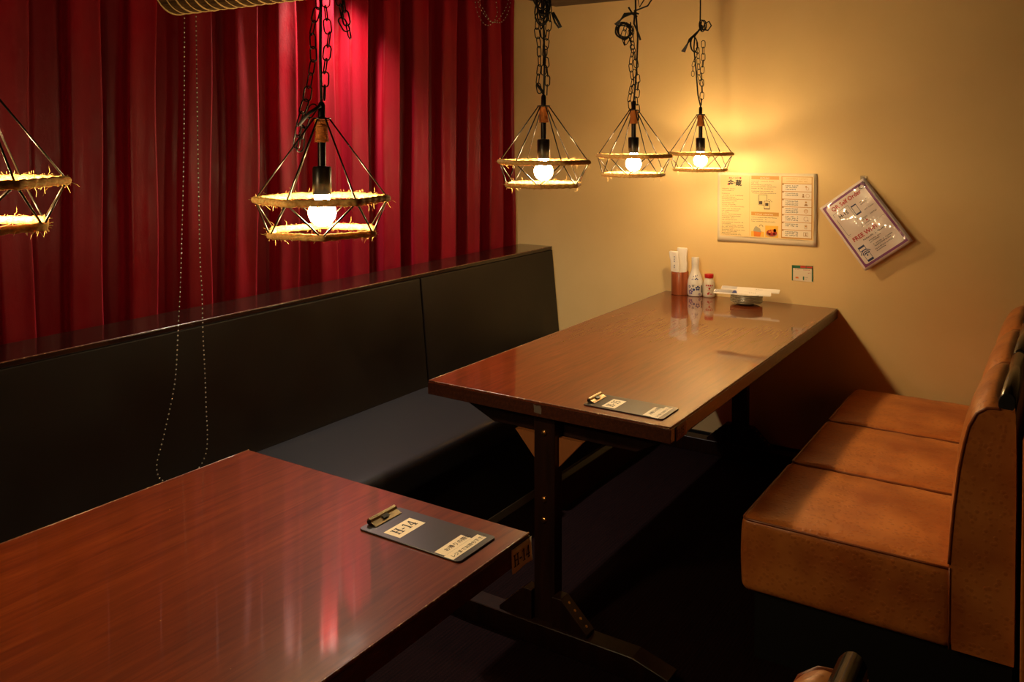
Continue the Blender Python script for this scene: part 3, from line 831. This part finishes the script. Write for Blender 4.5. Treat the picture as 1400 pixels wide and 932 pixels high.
# ================================================================ ROLLED BAMBOO BLIND AND BEAD CHAINS
def blind():
    r0 = .072; x0, x1, yc, zc = -1.03, 1.6, -2.24, 1.80+.086
    t = empty('rolled_blind', (x0, yc, zc), 'rolled-up bamboo slat blind tied with pale cords, hanging high before the red curtain', 'blind')
    b = MB(); n = 40; prof = []
    for turn in range(3):
        pass
    # roll of thin slats running along X
    for i in range(n):
        a = 2*PI*i/n; rr_ = r0-.003; p = Vector((0, rr_*math.cos(a), rr_*math.sin(a)))
        w2 = PI*r0/n*.92
        tdir = Vector((0, -math.sin(a), math.cos(a))); nd = Vector((0, math.cos(a), math.sin(a)))
        q_ = [p-tdir*w2-nd*.0015, p+tdir*w2-nd*.0015, p+tdir*w2+nd*.0015, p-tdir*w2+nd*.0015]
        vs = [v+Vector((0, 0, 0)) for v in q_]+[v+Vector((x1-x0, 0, 0)) for v in q_]
        b.add(vs, [(0, 1, 2, 3), (4, 7, 6, 5), (0, 4, 5, 1), (1, 5, 6, 2), (2, 6, 7, 3), (3, 7, 4, 0)])
    b.lathe([(0, 0), (.001, 0)], n=3)
    o = b.build('slat_roll', M['bamboo'], t); o['kind'] = 'stuff'
    b = MB(); pts = []
    for i in range(90):
        a = 2*PI*i/24; rr_ = .008+(r0-.012)*i/90; pts.append((.004+.002*(i % 2), rr_*math.cos(a), rr_*math.sin(a)))
    b.tube(pts, .003, 5); b.build('rolled_end', M['bamboo'], t)
    x = .004; k = 0
    while x < x1-x0-.02:
        w_ = .0045
        b = MB(); pts = [(x+.0, (r0+.0012)*math.cos(2*PI*i/32), (r0+.0012)*math.sin(2*PI*i/32)) for i in range(32)]
        b.tube([Vector(p) for p in pts], .0024 if k % 2 == 0 else .0016, 6, closed=True)
        b.build('binding_cord', M['cordpale'], t, smooth=True); x += .040; k += 1
    for x in (.25, 1.0, 1.9):
        b = MB(); b.box(x-.008, x+.008, -.004, .004, r0, 2.11-zc+.0); b.build('hanging_strap', M['cordpale'], t)
    b = MB(); b.box(0, x1-x0, -.02, .02, 2.11-zc-.028, 2.11-zc); b.build('head_rail', M['bamboo'], t)
    return t
blind()
bead_me = None
def bead_chain(name, loc, paths, label, cat, step=.0125, rb=.0021, lim=300):
    global bead_me
    t = empty(name, loc, label, cat)
    cnt = 0
    if bead_me is None:
        b = MB(); b.lathe([(0, -.0023)]+[(.0023*math.cos(a), .0023*math.sin(a)) for a in (-.9, -.3, .3, .9)]+[(0, .0023)], n=7)
        o = b.build('bead', M['bead'], smooth=True); bead_me = o.data; bpy.data.objects.remove(o)
    for pts in paths:
        # Catmull-Rom smoothing
        P = [Vector(p) for p in pts]; Q = []
        for i in range(len(P)-1):
            p0, p1, p2, p3 = P[max(i-1, 0)], P[i], P[i+1], P[min(i+2, len(P)-1)]
            for u in range(10):
                s = u/10; Q.append(.5*((2*p1)+(p2-p0)*s+(2*p0-5*p1+4*p2-p3)*s*s+(3*p1-p0-3*p2+p3)*s**3))
        Q.append(P[-1])
        b = MB(); b.tube(Q, .0006, 5); b.build('thread', M['beadcord'], t)
        acc = 0; nxt = 0
        for a, c in zip(Q, Q[1:]):
            L_ = (c-a).length
            while nxt <= acc+L_ and cnt < lim:
                o = bpy.data.objects.new('bead', bead_me); COL.objects.link(o); o.parent = t; o.location = a.lerp(c, (nxt-acc)/L_); nxt += step; cnt += 1
            acc += L_
    return t
LOCB = Vector((-1.0, -2.21, 1.80))
bead_chain('blind_pull_chain', LOCB, [[(-0.0040, -0.0184, 0.0456), (-0.0040, -0.0190, -0.0116), (-0.0040, -0.0235, -0.2741), (-0.0040, -0.0265, -0.4200), (-0.0040, -0.0375, -0.6937), (-0.0040, -0.0441, -0.8257), (-0.0040, -0.0502, -0.9089), (-0.0040, -0.0607, -1.0596), (0.0150, -0.0891, -1.1333), (0.0150, -0.1225, -1.2504), (0.0150, -0.1414, -1.3074), (0.0150, -0.1382, -1.3473), (0.0150, -0.1215, -1.3681), (0.0150, -0.0797, -1.3777), (0.0150, -0.0287, -1.3791), (0.0150, 0.0027, -1.3691), (0.0150, 0.0189, -1.3516), (0.0150, 0.0315, -1.3214), (0.0150, 0.0345, -1.2698), (0.0150, 0.0313, -1.2028), (-0.0040, 0.0418, -1.0830), (-0.0040, 0.0362, -0.9632), (-0.0040, 0.0339, -0.8376), (-0.0040, 0.0275, -0.7008), (-0.0040, 0.0238, -0.3403), (-0.0040, 0.0224, -0.0072), (-0.0040, 0.0231, 0.0508)]], 'long bead pull chain looping down in front of the black bench back', 'chain', step=.0145, lim=290)
LOC2 = Vector((-1.0, -.58, 2.05))
bead_chain('bundled_bead_chain', LOC2, [[(0.0162, -0.1805, 0.0746), (0.0150, -0.1681, -0.0201), (0.0132, -0.1490, -0.0597), (0.0102, -0.1166, -0.0884), (0.0066, -0.0772, -0.1035), (0.0030, -0.0372, -0.0991), (0.0006, -0.0100, -0.0827), (-0.0048, 0.0519, -0.0790), (-0.0084, 0.0941, -0.0605), (-0.0114, 0.1298, -0.0253), (-0.0138, 0.1587, 0.0302), (-0.0162, 0.1881, 0.1317)],
    [(0.0132, -0.1485, 0.0796), (0.0126, -0.1424, -0.0135), (0.0108, -0.1230, -0.0369), (0.0078, -0.0903, -0.0590), (0.0042, -0.0505, -0.0774), (0.0012, -0.0168, -0.0868), (-0.0024, 0.0242, -0.0754), (-0.0060, 0.0660, -0.0468), (-0.0096, 0.1084, -0.0074), (-0.0120, 0.1371, 0.0377), (-0.0138, 0.1589, 0.1272)],
    [(0.0090, -0.1030, 0.0866), (0.0114, -0.1294, -0.0085), (0.0084, -0.0968, -0.0369), (0.0054, -0.0638, -0.0624), (0.0024, -0.0304, -0.0817), (0.0000, -0.0032, -0.0819), (-0.0018, 0.0174, -0.0594), (-0.0030, 0.0312, -0.0341), (-0.0024, 0.0244, -0.0080), (-0.0018, 0.0176, 0.0214), (-0.0012, 0.0109, 0.1043)]], 'bundled loops of bead chain hanging at the top by the curtain end', 'chain', step=.0225, lim=290)

# ================================================================ THINGS ON THE FAR TABLE
ZT_ = .7003
t = empty('towel_cup', (-.306, -.050, ZT_), 'brown wooden cup holding paper-wrapped wet towels, left on the far table', 'cup')
b = MB(); b.lathe([(.034, 0), (.0395, .001), (.0400, .004), (.0400, .106), (.0385, .108), (.0365, .106), (.0365, .006), (0, .006)], n=32); b.build('cup_body', M['cup'], t, smooth=True, autosmooth=.7)
def packet(loc, w_, h_, d_, lean, label, seed, stripe=True, rz=0):
    rr = random.Random(seed)
    t = empty('wrapped_towel', loc, label, 'towel packet', 'paper packets in the brown cup')
    b = MB()
    def fn(p):
        z = p.z; f = max(0, (z-.05)/(h_-.05))
        return Vector((p.x*(1+.18*f)+lean*f+.002*math.sin(z*90+seed), p.y*(1-.35*f)+.0015*math.sin(p.x*150+z*80+seed), z))
    round_box(b, -w_/2, w_/2, -d_/2, d_/2, .0, h_, min(d_, w_)*.35, fn=fn, n=9, seg=3)
    b.build('wrapper', M['paper'], t, smooth=True)
    if stripe:
        pg = Page((lean*.55-.003, -d_/2-.0012, 0), (1, 0, 0), (0, 0, 1), [M['blueink'], M['paper']])
        for k_, zz in enumerate((.118, .128, .146, .155, .166, .174)):
            pg.glyphs(.001, zz, .011, .0075, 0)
        pg.build('lettering', t)
    t.rotation_euler = (0, 0, rz)
    return t
packet((-.317, -.062, ZT_+.0062), .040, .196, .020, -.014, 'white paper-wrapped towel leaning left at the front of the brown cup', 1)
packet((-.298, -.040, ZT_+.0062), .044, .212, .018, -.002, 'taller white paper-wrapped towel at the back of the brown cup', 2, False)
t = empty('soy_sauce_bottle', (-.231, -.047, ZT_), 'white bottle with blue flower print between the brown cup and the red-capped shaker', 'bottle')
b = MB(); b.lathe([(.028, 0), (.034, .002), (.0365, .010), (.0365, .055), (.034, .075), (.026, .098), (.0185, .118), (.0165, .130), (.0165, .148)], n=32); b.build('bottle_body', M['ceramic'], t, smooth=True, autosmooth=.8)
b = MB(); b.lathe([(.0172, .146), (.0176, .148), (.0176, .176), (.0165, .179), (0, .1795)], n=24); b.build('cap', M['ceramic'], t, smooth=True, autosmooth=.7)
def on_cyl(pg_mb, cx, z, draw, R=.0369):
    pass
def cyl_print(parent, R, items, mats, ang0):
    # items: list of (kind, s, z, size, mi) with s = arc length from the facing direction
    b = MB()
    def Q(s, z):
        a = ang0+s/R; return (math.cos(a)*(R+.0004), math.sin(a)*(R+.0004), z)
    for kind, s, z, r, mi in items:
        b.cur = mi
        if kind == 'disc': b.poly([Q(s+r*math.cos(2*PI*i/10), z+r*math.sin(2*PI*i/10)) for i in range(10)])
        elif kind == 'flower':
            for p in range(5):
                a = 2*PI*p/5+.3; cx_, cz_ = s+r*.62*math.cos(a), z+r*.62*math.sin(a)
                b.poly([Q(cx_+r*.36*math.cos(2*PI*i/8), cz_+r*.36*math.sin(2*PI*i/8)) for i in range(8)])
        elif kind == 'rect':
            w_, h_ = r; n = 4
            for i in range(n): b.poly([Q(s-w_/2+w_*i/n, z-h_/2), Q(s-w_/2+w_*(i+1)/n, z-h_/2), Q(s-w_/2+w_*(i+1)/n, z+h_/2), Q(s-w_/2+w_*i/n, z+h_/2)])
        elif kind == 'tri': b.poly([Q(s-r, z+r*.5), Q(s, z-r*.6), Q(s+r, z+r*.5), Q(s, z+r*.1)])
    o = b.build('printed_pattern', mats, parent, weld=False)
    return o
A0 = math.radians(-66)   # direction of the camera seen from the wall end of the table
cyl_print(t, .0367, [('flower', .010, .040, .012, 0), ('disc', .010, .040, .003, 3), ('flower', -.024, .022, .012, 1), ('flower', .004, .0545, .0, 0), ('disc', -.008, .033, .006, 0), ('flower', -.012, .050, .006, 2),
    ('rect', .031, .036, (.008, .034), 2), ('flower', -.030, .046, .007, 0), ('flower', .018, .012, .006, 1), ('rect', -.006, .0545, (.022, .001), 2), ('disc', -.018, .036, .003, 0)], [M['blueink'], M['purpleink'], M['greyink'], M['ceramic']], A0)
cyl_print(t, .0325, [('flower', .004, .079, .009, 0), ('flower', -.014, .077, .006, 1)], [M['blueink'], M['purpleink']], A0)
cyl_print(t, .0275, [('disc', .0, .0955, .003, 1), ('disc', .008, .099, .002, 0), ('disc', -.009, .093, .0025, 0)], [M['blueink'], M['purpleink']], A0)
t = empty('seasoning_shaker', (-.166, -.042, ZT_), 'small clear seasoning shaker with a red cap right of the flowered bottle', 'shaker')
b = MB(); b.lathe([(.024, 0), (.0268, .003), (.0272, .010), (.0268, .060), (.023, .076), (.0185, .084), (.0185, .090)], n=28); b.build('shaker_body', M['glass'], t, smooth=True, autosmooth=.8)
b = MB(); b.lathe([(0, .004), (.0235, .004), (.0238, .05), (0, .054)], n=20); b.build('seasoning', M['spice'], t, smooth=True, autosmooth=.8)
b = MB(); b.lathe([(.0195, .088), (.0205, .090), (.0205, .103), (.019, .106), (0, .1065)], n=24); b.build('cap', M['redcap'], t, smooth=True, autosmooth=.7)
cyl_print(t, .0272, [('rect', -.014, .056, (.006, .007), 0), ('rect', -.005, .056, (.006, .007), 0), ('rect', .004, .056, (.006, .007), 0), ('rect', .013, .056, (.005, .007), 0), ('tri', 0, .044, .014, 0),
    ('disc', -.006, .018, .0045, 0), ('disc', -.002, .023, .0035, 0), ('rect', .008, .015, (.012, .002), 0), ('rect', .008, .020, (.012, .0015), 0), ('rect', 0, .032, (.022, .001), 1)], [M['redink'], M['greyink']], A0)
# saucers
saucer = None
prof = [(0, .004), (.024, .004), (.026, .0), (.030, .0), (.032, .004), (.050, .006), (.064, .010), (.0690, .0120), (.0700, .0140), (.0690, .0150), (.062, .0120), (.048, .0085), (.030, .0060), (0, .0058)]
for k in range(6):
    if k == 0:
        b = MB(); b.lathe(prof, n=40); saucer = b.build('saucer', M['plate'], smooth=True, autosmooth=.9); o = saucer
    else:
        o = saucer.copy(); COL.objects.link(o)
    o.location = (.034+random.uniform(-.001, .001), -.115+random.uniform(-.001, .001), ZT_+.0066*k)
    names = ['lowest', 'second lowest', 'third from the bottom', 'fourth from the bottom', 'second from the top', 'topmost']
    tag(o, 'small grey-green saucer, %s of the stack on the far table' % names[k], 'saucer', 'saucers stacked on the far table')
# chopstick sleeves on the saucers
def sleeve(p0, p1, w_, z, label, stripes, mi_kind):
    t = empty('chopstick_sleeve', (0, 0, 0), label, 'chopsticks', 'paper-sleeved chopsticks on the saucers')
    a = Vector(p0); c = Vector(p1); d = (c-a); ln = d.length; d.normalize(); s = Vector((-d.y, d.x, .38)).normalized(); up_ = s.cross(d)*-1; up_ = up_ if up_.z > 0 else -up_
    t.location = a
    b = MB(); n = 12; vs = []
    for i in range(n+1):
        q = d*ln*i/n
        if i == n: e = .004
        else: e = 0
        hh = .0035+.0008*math.sin(i*1.3)
        for (ss, zz) in ((-w_/2, 0), (w_/2, 0), (w_/2*.8, hh), (-w_/2*.8, hh)): vs.append(q+s*ss+up_*zz+d*(random.uniform(-.003, .003) if i == n else 0))
    fs = [(i*4+j, i*4+(j+1) % 4, (i+1)*4+(j+1) % 4, (i+1)*4+j) for i in range(n) for j in range(4)]+[(3, 2, 1, 0), (n*4, n*4+1, n*4+2, n*4+3)]
    b.add(vs, fs); b.build('paper_sleeve', M['paper'], t)
    pg = Page(s*(-w_/2*.78)+up_*.0046, d, s, [M['blueink'], M['purpleink'], M['greyink']])
    pg.o = Vector(s*(-w_/2*.78)+up_*.0044)
    W_ = w_*.78
    if mi_kind == 0:
        for k in range(12):
            x = .004+k*.0062; pg.poly([(x, 0), (x+.003, 0), (x+.0075, W_), (x+.0045, W_)], 2 if k % 2 else 0)
        pg.poly([(.078, 0), (.102, 0), (.096, W_*.9), (.084, W_)], 0)
    else:
        for k in range(10):
            x = .004+k*.0066; pg.poly([(x, 0), (x+.002, 0), (x+.004, W_), (x+.002, W_)], 0)
    pg.text('おてもと', .150, W_*.3, .008, 2)
    pg.build('sleeve_print', t)
    return t
zs = ZT_+.0455
sleeve((-.096, -.168, zs+.006), (.144, -.118, zs+.006), .033, 0, 'white chopstick sleeve with navy diagonal stripes, front one across the saucers', 1, 0)
sleeve((-.078, -.120, zs+.0165), (.172, -.088, zs+.0165), .033, 0, 'white chopstick sleeve with faint grey stripes, rear one across the saucers', 1, 1)

# ================================================================ POSTERS ON THE WALL
def poster():
    # wall-plane corners: TL(-.133,1.274) TR(.308,1.280) BR(.307,.958) BL(-.142,.957)
    t = empty('menu_poster', (.085, 0, 1.116), 'large cream laminated notice with three columns of print on the yellow wall', 'poster')
    o0 = Vector((-.225, -.002, -.158)); u = Vector((1, 0, .006)).normalized(); v = Vector((0, 0, 1))
    Wd, Hd = .447, .318
    # laminated pouch, slightly buckled
    b = MB(); nx, nz = 24, 14; vs = []
    for i in range(nx+1):
        for j in range(nz+1):
            x = Wd*i/nx; z = Hd*j/nz
            q = .0012*math.sin(x*30+z*9)+.0010*math.sin(z*40-x*12)
            if x > Wd*.9: q += .0018*math.sin(z*55)*(x-Wd*.9)/(Wd*.1)
            vs.append(o0+u*x+v*z+Vector((0, -q-.0022, 0)))
    fs = [(i*(nz+1)+j, (i+1)*(nz+1)+j, (i+1)*(nz+1)+j+1, i*(nz+1)+j+1) for i in range(nx) for j in range(nz)]
    b.add(vs, fs); f = b.build('laminated_pouch', M['lamfilm'], t, smooth=True)
    md = f.modifiers.new('thick', 'SOLIDIFY'); md.thickness = .0008; md.offset = -1
    mats = [M['poster'], M['posterwhite'], M['gold'], M['softink'], M['ink'], M['redink'], M['tan'], M['amber'], M['orange'], M['chilli'], M['plate']]
    pg = Page(o0, u, v, mats); pg.n = Vector((0, -1, 0)); pg.off = .0058
    x0, x1, y0, y1 = .013, Wd-.012, .026, Hd-.012
    # base sheet as a grid of quads so the gloss can catch light
    pg.rect(x0, y0, x1, y1, 0, 0)
    pw = x1-x0; ph = y1-y0
    X = lambda f: x0+pw*f
    Y = lambda f: y1-ph*f
    # column 1: logo, red line and text
    pg.text('きんくら酒場', X(.165), Y(.060), .0098, 5, 1, bold=.0003, align='CENTER')
    pg.text('金', X(.118), Y(.165), .030, 4, 1, bold=.0007, align='CENTER')
    pg.text('の', X(.162), Y(.140), .010, 4, 1, bold=.0003, align='CENTER')
    pg.text('蔵', X(.205), Y(.165), .029, 4, 1, bold=.0008, align='CENTER')
    pg.rect(X(.083), Y(.165), X(.098), Y(.140), 5, 1)
    def para(xf, yf, lines, wf, h=.0042, dy=.030, mi=3):
        for k, l in enumerate(lines): pg.glyphs(X(xf), Y(yf+dy*k)-h, pw*wf*l, h, mi, 1)
    para(.02, .215, [.62, .5], .26)
    para(.02, .295, [.35, .9, .58, .9, .7, .55, .62, .95], .26)
    para(.02, .545, [.8, .72, .32, .85, .85, .55, .65], .26)
    para(.02, .765, [.9, .4, .9, .95, .55, 1.0, .65, .75, .85], .26, dy=.025)
    pg.rect(X(.325), Y(.98), X(.327), Y(.02), 2, 1)
    # column 2
    pg.rect(X(.345), Y(.062), X(.64), Y(.005), 2, 1); pg.glyphs(X(.44), Y(.048), pw*.11, .0062, 1, 2)
    para(.345, .082, [.9, .3, .82, .98, .88], .27); para(.345, .245, [.9, .98], .27)
    pg.frame(X(.425), Y(.475), X(.515), Y(.305), .0018, 3, 1); pg.rect(X(.43), Y(.462), X(.465), Y(.41), 3, 1)
    pg.rect(X(.483), Y(.54), X(.545), Y(.405), 0, 2); pg.frame(X(.483), Y(.54), X(.545), Y(.405), .0020, 4, 3); pg.rect(X(.483), Y(.54), X(.545), Y(.525), 4, 3); pg.rect(X(.495), Y(.485), X(.53), Y(.435), 3, 3)
    for (a, c_) in ((.53, .375), (.55, .385), (.56, .41)): pg.rect(X(a), Y(c_+.012), X(a+.008), Y(c_), 3, 2)
    pg.rect(X(.345), Y(.645), X(.64), Y(.585), 2, 1); pg.glyphs(X(.39), Y(.632), pw*.2, .0062, 1, 2)
    para(.345, .665, [.98, .6, .92], .285, dy=.033)
    # beer and fried chicken photographs
    bx0, bx1, by0, by1 = X(.345), X(.485), Y(.985), Y(.80)
    pg.rect(bx0, by0, bx1, by1, 0, 1); pg.rect(bx0, by0, bx1, by0+(by1-by0)*.45, 7, 2)
    cx, cy = (bx0+bx1)/2, by0
    pg.poly([(cx-.016, cy), (cx+.012, cy), (cx+.018, cy+.026), (cx-.018, cy+.026)], 8, 3)
    pg.poly([(cx-.02, cy+.024), (cx+.016, cy+.020), (cx+.012, cy+.036), (cx+.002, cy+.042), (cx-.008, cy+.048), (cx-.016, cy+.038)], 10, 4)
    pg.arc(cx+.016, by1-.006, .008, .002, 0, PI, 3, 4)
    fx0, fx1 = X(.497), X(.635)
    pg.rect(fx0, by0, fx1, by1, 7, 1); fc = (fx0+fx1)/2
    pg.disc(fc, by0+.014, .026, 10, 2, 16, .012)
    pg.disc(fc, by0+.020, .024, 9, 3, 14, .015)
    rr = random.Random(4)
    for k in range(9): pg.disc(fc+rr.uniform(-.016, .016), by0+rr.uniform(.012, .036), rr.uniform(.005, .008), 8 if k % 2 else 9, 4, 9)
    # column 3: white panels
    pg.rect(X(.665), Y(.985), X(.985), Y(.005), 2, 1)
    pg.rect(X(.675), Y(.112), X(.975), Y(.015), 0, 2)
    pg.glyphs(X(.72), Y(.05), pw*.21, .0050, 2, 3); pg.glyphs(X(.72), Y(.09), pw*.21, .0050, 2, 3)
    for k in range(7):
        ya, yb = .125+k*.1215, .125+k*.1215+.112
        pg.rect(X(.675), Y(yb), X(.975), Y(ya), 1, 2)
        pg.disc(X(.682), Y(ya+.004), .0042, 6, 4, 10)
        for q in range(3 if k % 4 != 1 else 2): pg.glyphs(X(.71), Y(ya+.018+.028*q)-.0052, pw*(.13-.02*(q == 2 and k == 0)), .0056, 4, 3)
        cxi, cyi = X(.92), Y((ya+yb)/2)
        if k == 0: pg.disc(cxi, cyi+.005, .004, 2, 3); pg.arc(cxi+.006, cyi-.004, .006, .0014, 0, 2*PI, 2, 3)
        elif k == 1: pg.disc(cxi-.012, cyi+.004, .0035, 6, 3); pg.poly([(cxi-.017, cyi-.008), (cxi-.007, cyi-.008), (cxi-.009, cyi), (cxi-.015, cyi)], 6, 3); pg.arc(cxi+.007, cyi, .008, .0014, 0, 2*PI, 2, 3)
        elif k == 2: pg.disc(cxi, cyi+.005, .0042, 2, 3); pg.poly([(cxi-.008, cyi-.011), (cxi+.008, cyi-.011), (cxi+.004, cyi-.002), (cxi-.004, cyi-.002)], 6, 3)
        elif k == 3: pg.disc(cxi, cyi, .009, 2, 3); pg.disc(cxi, cyi, .007, 1, 4); pg.rect(cxi-.006, cyi-.002, cxi+.006, cyi, 2, 5); pg.rect(cxi-.006, cyi+.003, cxi+.006, cyi+.0045, 2, 5)
        elif k == 4: pg.arc(cxi, cyi, .009, .0014, .3, 2*PI, 6, 3, 14); pg.rect(cxi+.008, cyi-.010, cxi+.011, cyi-.006, 6, 3)
        elif k == 5: pg.frame(cxi-.005, cyi-.010, cxi+.005, cyi+.008, .0014, 6, 3); pg.rect(cxi-.003, cyi-.002, cxi+.003, cyi+.005, 2, 3)
        else: pg.frame(cxi-.010, cyi-.009, cxi+.010, cyi+.009, .0014, 6, 3); pg.disc(cxi, cyi+.003, .003, 6, 3); pg.poly([(cxi-.005, cyi-.006), (cxi+.005, cyi-.006), (cxi, cyi+.002)], 6, 3)
    pg.build('printed_sheet', t)
poster()

def hanging_sheet():
    t = empty('hanging_notice', (.5, 0, 1.245), 'tilted glossy laminated sheet with purple border hung from a clear hook on the yellow wall', 'notice')
    an = math.radians(37.5); u = Vector((math.cos(an), 0, math.sin(an))); v = Vector((-math.sin(an), 0, math.cos(an)))
    Wd, Hd = .226, .318
    C = Vector((.505-.5, 0, 1.0715-1.245))
    bl = C-u*Wd/2-v*Hd/2
    def lift(x, y):  # distance off the wall grows away from the hook corner
        return .006+.022*(1-y/Hd)+.006*(x/Wd)+.0016*math.sin(x*42+y*26)+.0012*math.sin(y*61-x*30)
    for k, dz in enumerate((0.0, .0035)):
        b = MB(); nx, ny = 18, 24; vs = []
        for i in range(nx+1):
            for j in range(ny+1):
                x, y = Wd*i/nx, Hd*j/ny
                vs.append(bl+u*(x+k*.004)+v*(y-k*.002)+Vector((0, -lift(x, y)+dz, 0)))
        fs = [(i*(ny+1)+j, (i+1)*(ny+1)+j, (i+1)*(ny+1)+j+1, i*(ny+1)+j+1) for i in range(nx) for j in range(ny)]
        b.add(vs, fs); o = b.build('laminated_sheet', M['sheet'], t, smooth=True)
        md = o.modifiers.new('thick', 'SOLIDIFY'); md.thickness = .0008; md.offset = 0
    mats = [M['purple'], M['redink'], M['ink'], M['navy'], M['greyink'], M['sheet']]
    pg = Page(bl, u, v, mats); pg.n = Vector((0, -1, 0)); pg.off = .0009
    pg.bend = lambda x, y: lift(min(max(x, 0), Wd), min(max(y, 0), Hd))
    # border in short pieces following the buckled sheet
    def strip(xa, ya, xb, yb, n, horiz):
        for i in range(n):
            if horiz: pg.rect(xa+(xb-xa)*i/n, ya, xa+(xb-xa)*(i+1)/n, yb, 0)
            else: pg.rect(xa, ya+(yb-ya)*i/n, xb, ya+(yb-ya)*(i+1)/n, 0)
    m_, w_ = .009, .0095
    strip(m_, m_, Wd-m_, m_+w_, 16, True); strip(m_, Hd-m_-w_, Wd-m_, Hd-m_, 16, True)
    strip(m_, m_+w_, m_+w_, Hd-m_-w_, 22, False); strip(Wd-m_-w_, m_+w_, Wd-m_, Hd-m_-w_, 22, False)
    for cx, cy, sx, sy in ((m_+w_, m_+w_, 1, 1), (Wd-m_-w_, m_+w_, -1, 1), (m_+w_, Hd-m_-w_, 1, -1), (Wd-m_-w_, Hd-m_-w_, -1, -1)):
        pg.poly([(cx, cy), (cx+sx*.007, cy), (cx+sx*.002, cy+sy*.002), (cx, cy+sy*.007)], 0)
    pg.text('QR Self Order', Wd/2-.002, Hd-.045, .0245, 1, 1, bold=.0006, align='CENTER')
    # number card (its code is left out)
    pg.frame(.030, .155, .105, .262, .0012, 4, 1)
    pg.text('H-15', .068, .232, .0220, 2, 1, bold=.0004, align='CENTER')
    # phone pictogram and small captions
    pg.frame(.110, .205, .135, .250, .0020, 3, 1); pg.rect(.110, .205, .135, .212, 3, 2); pg.rect(.110, .245, .135, .250, 3, 2)
    for (x, y, wd) in ((.150, .240, .04), (.150, .232, .03), (.150, .205, .045), (.115, .180, .03), (.115, .174, .022), (.160, .180, .03), (.118, .158, .024)): pg.glyphs(x, y, wd, .0052, 2, 1)
    pg.rect(.130, .166, .137, .172, 1, 1)
    pg.rect(.024, .1485, .200, .1493, 4, 1)
    pg.text('FREE Wi-Fi', .034, .120, .0255, 1, 1, bold=.0006)
    pg.glyphs(.070, .104, .11, .0072, 2, 1)
    for (y, wd) in ((.090, .065), (.082, .045), (.068, .10), (.060, .085), (.048, .09), (.040, .045)): pg.glyphs(.088, y, wd, .0058, 2, 1)
    # wifi phone pictogram
    cx, cy = .047, .038
    pg.frame(.030, .072, .060, .092, .0022, 3, 1); pg.rect(.030, .084, .060, .092, 3, 2)
    for r in (.010, .017, .024): pg.arc(.048, .048, r, .0036, math.radians(25), math.radians(155), 3, 2)
    pg.disc(.048, .048, .0035, 3, 2)
    pg.frame(.034, .026, .062, .056, .0018, 3, 1); pg.rect(.034, .022, .062, .031, 3, 2)
    pg.build('printed_face', t)
    # black ring through the top right corner, clear hook behind it
    b = MB(); c0 = Vector((-.007, -.016, -.010)); pts = [c0+Vector((.012*math.cos(2*PI*i/20), .008*math.sin(2*PI*i/20), .014*math.sin(2*PI*i/20+.4))) for i in range(20)]
    b.tube(pts, .0014, 6, closed=True); b.build('ring', M['cord'], t, smooth=True)
    b = MB(); b.box(-.016, .010, -.004, -.0002, -.012, .030); b.prism([(-.012, -.008), (-.004, -.008), (-.004, -.002), (-.010, -.002), (-.010, .006), (-.012, .006)], 0, -.008, .002)
    b.build('clear_hook', M['clear'], t, bevel=.001)
hanging_sheet()

def card():
    t = empty('small_notice_card', (.246, 0, .838), 'small green and red bordered card on the yellow wall below the large notice', 'sign')
    b = MB(); b.box(-.0455, .0455, -.0012, -.0002, -.034, .034); b.build('card', M['label'], t)
    pg = Page((-.0455, -.0014, -.034), (1, 0, .03), (0, 0, 1), [M['green'], M['redbanner'], M['greyink'], M['orange'], M['redink']]); pg.n = Vector((0, -1, 0)); pg.off = .0002
    W_, H_ = .091, .068
    pg.rect(0, 0, .005, H_, 0, 1); pg.rect(W_-.005, 0, W_, H_, 0, 1); pg.rect(0, H_-.013, W_, H_, 0, 1)
    pg.rect(.037, H_-.010, .060, H_-.001, 1, 2); pg.rect(.063, H_-.010, W_-.003, H_-.003, 1, 2)
    pg.glyphs(.014, H_-.019, .022, .004, 4, 1); pg.glyphs(.05, H_-.021, .030, .004, 4, 1)
    pg.poly([(.016, .010), (.030, .010), (.028, .017), (.016, .017)], 3, 1)
    pg.rect(.048, .004, .054, .020, 0, 1); pg.glyphs(.070, .034, .012, .005, 4, 1)
    pg.glyphs(.060, .006, .008, .0045, 2, 1); pg.glyphs(.060, .014, .008, .0045, 2, 1)
    pg.build('lettering', t)
card()
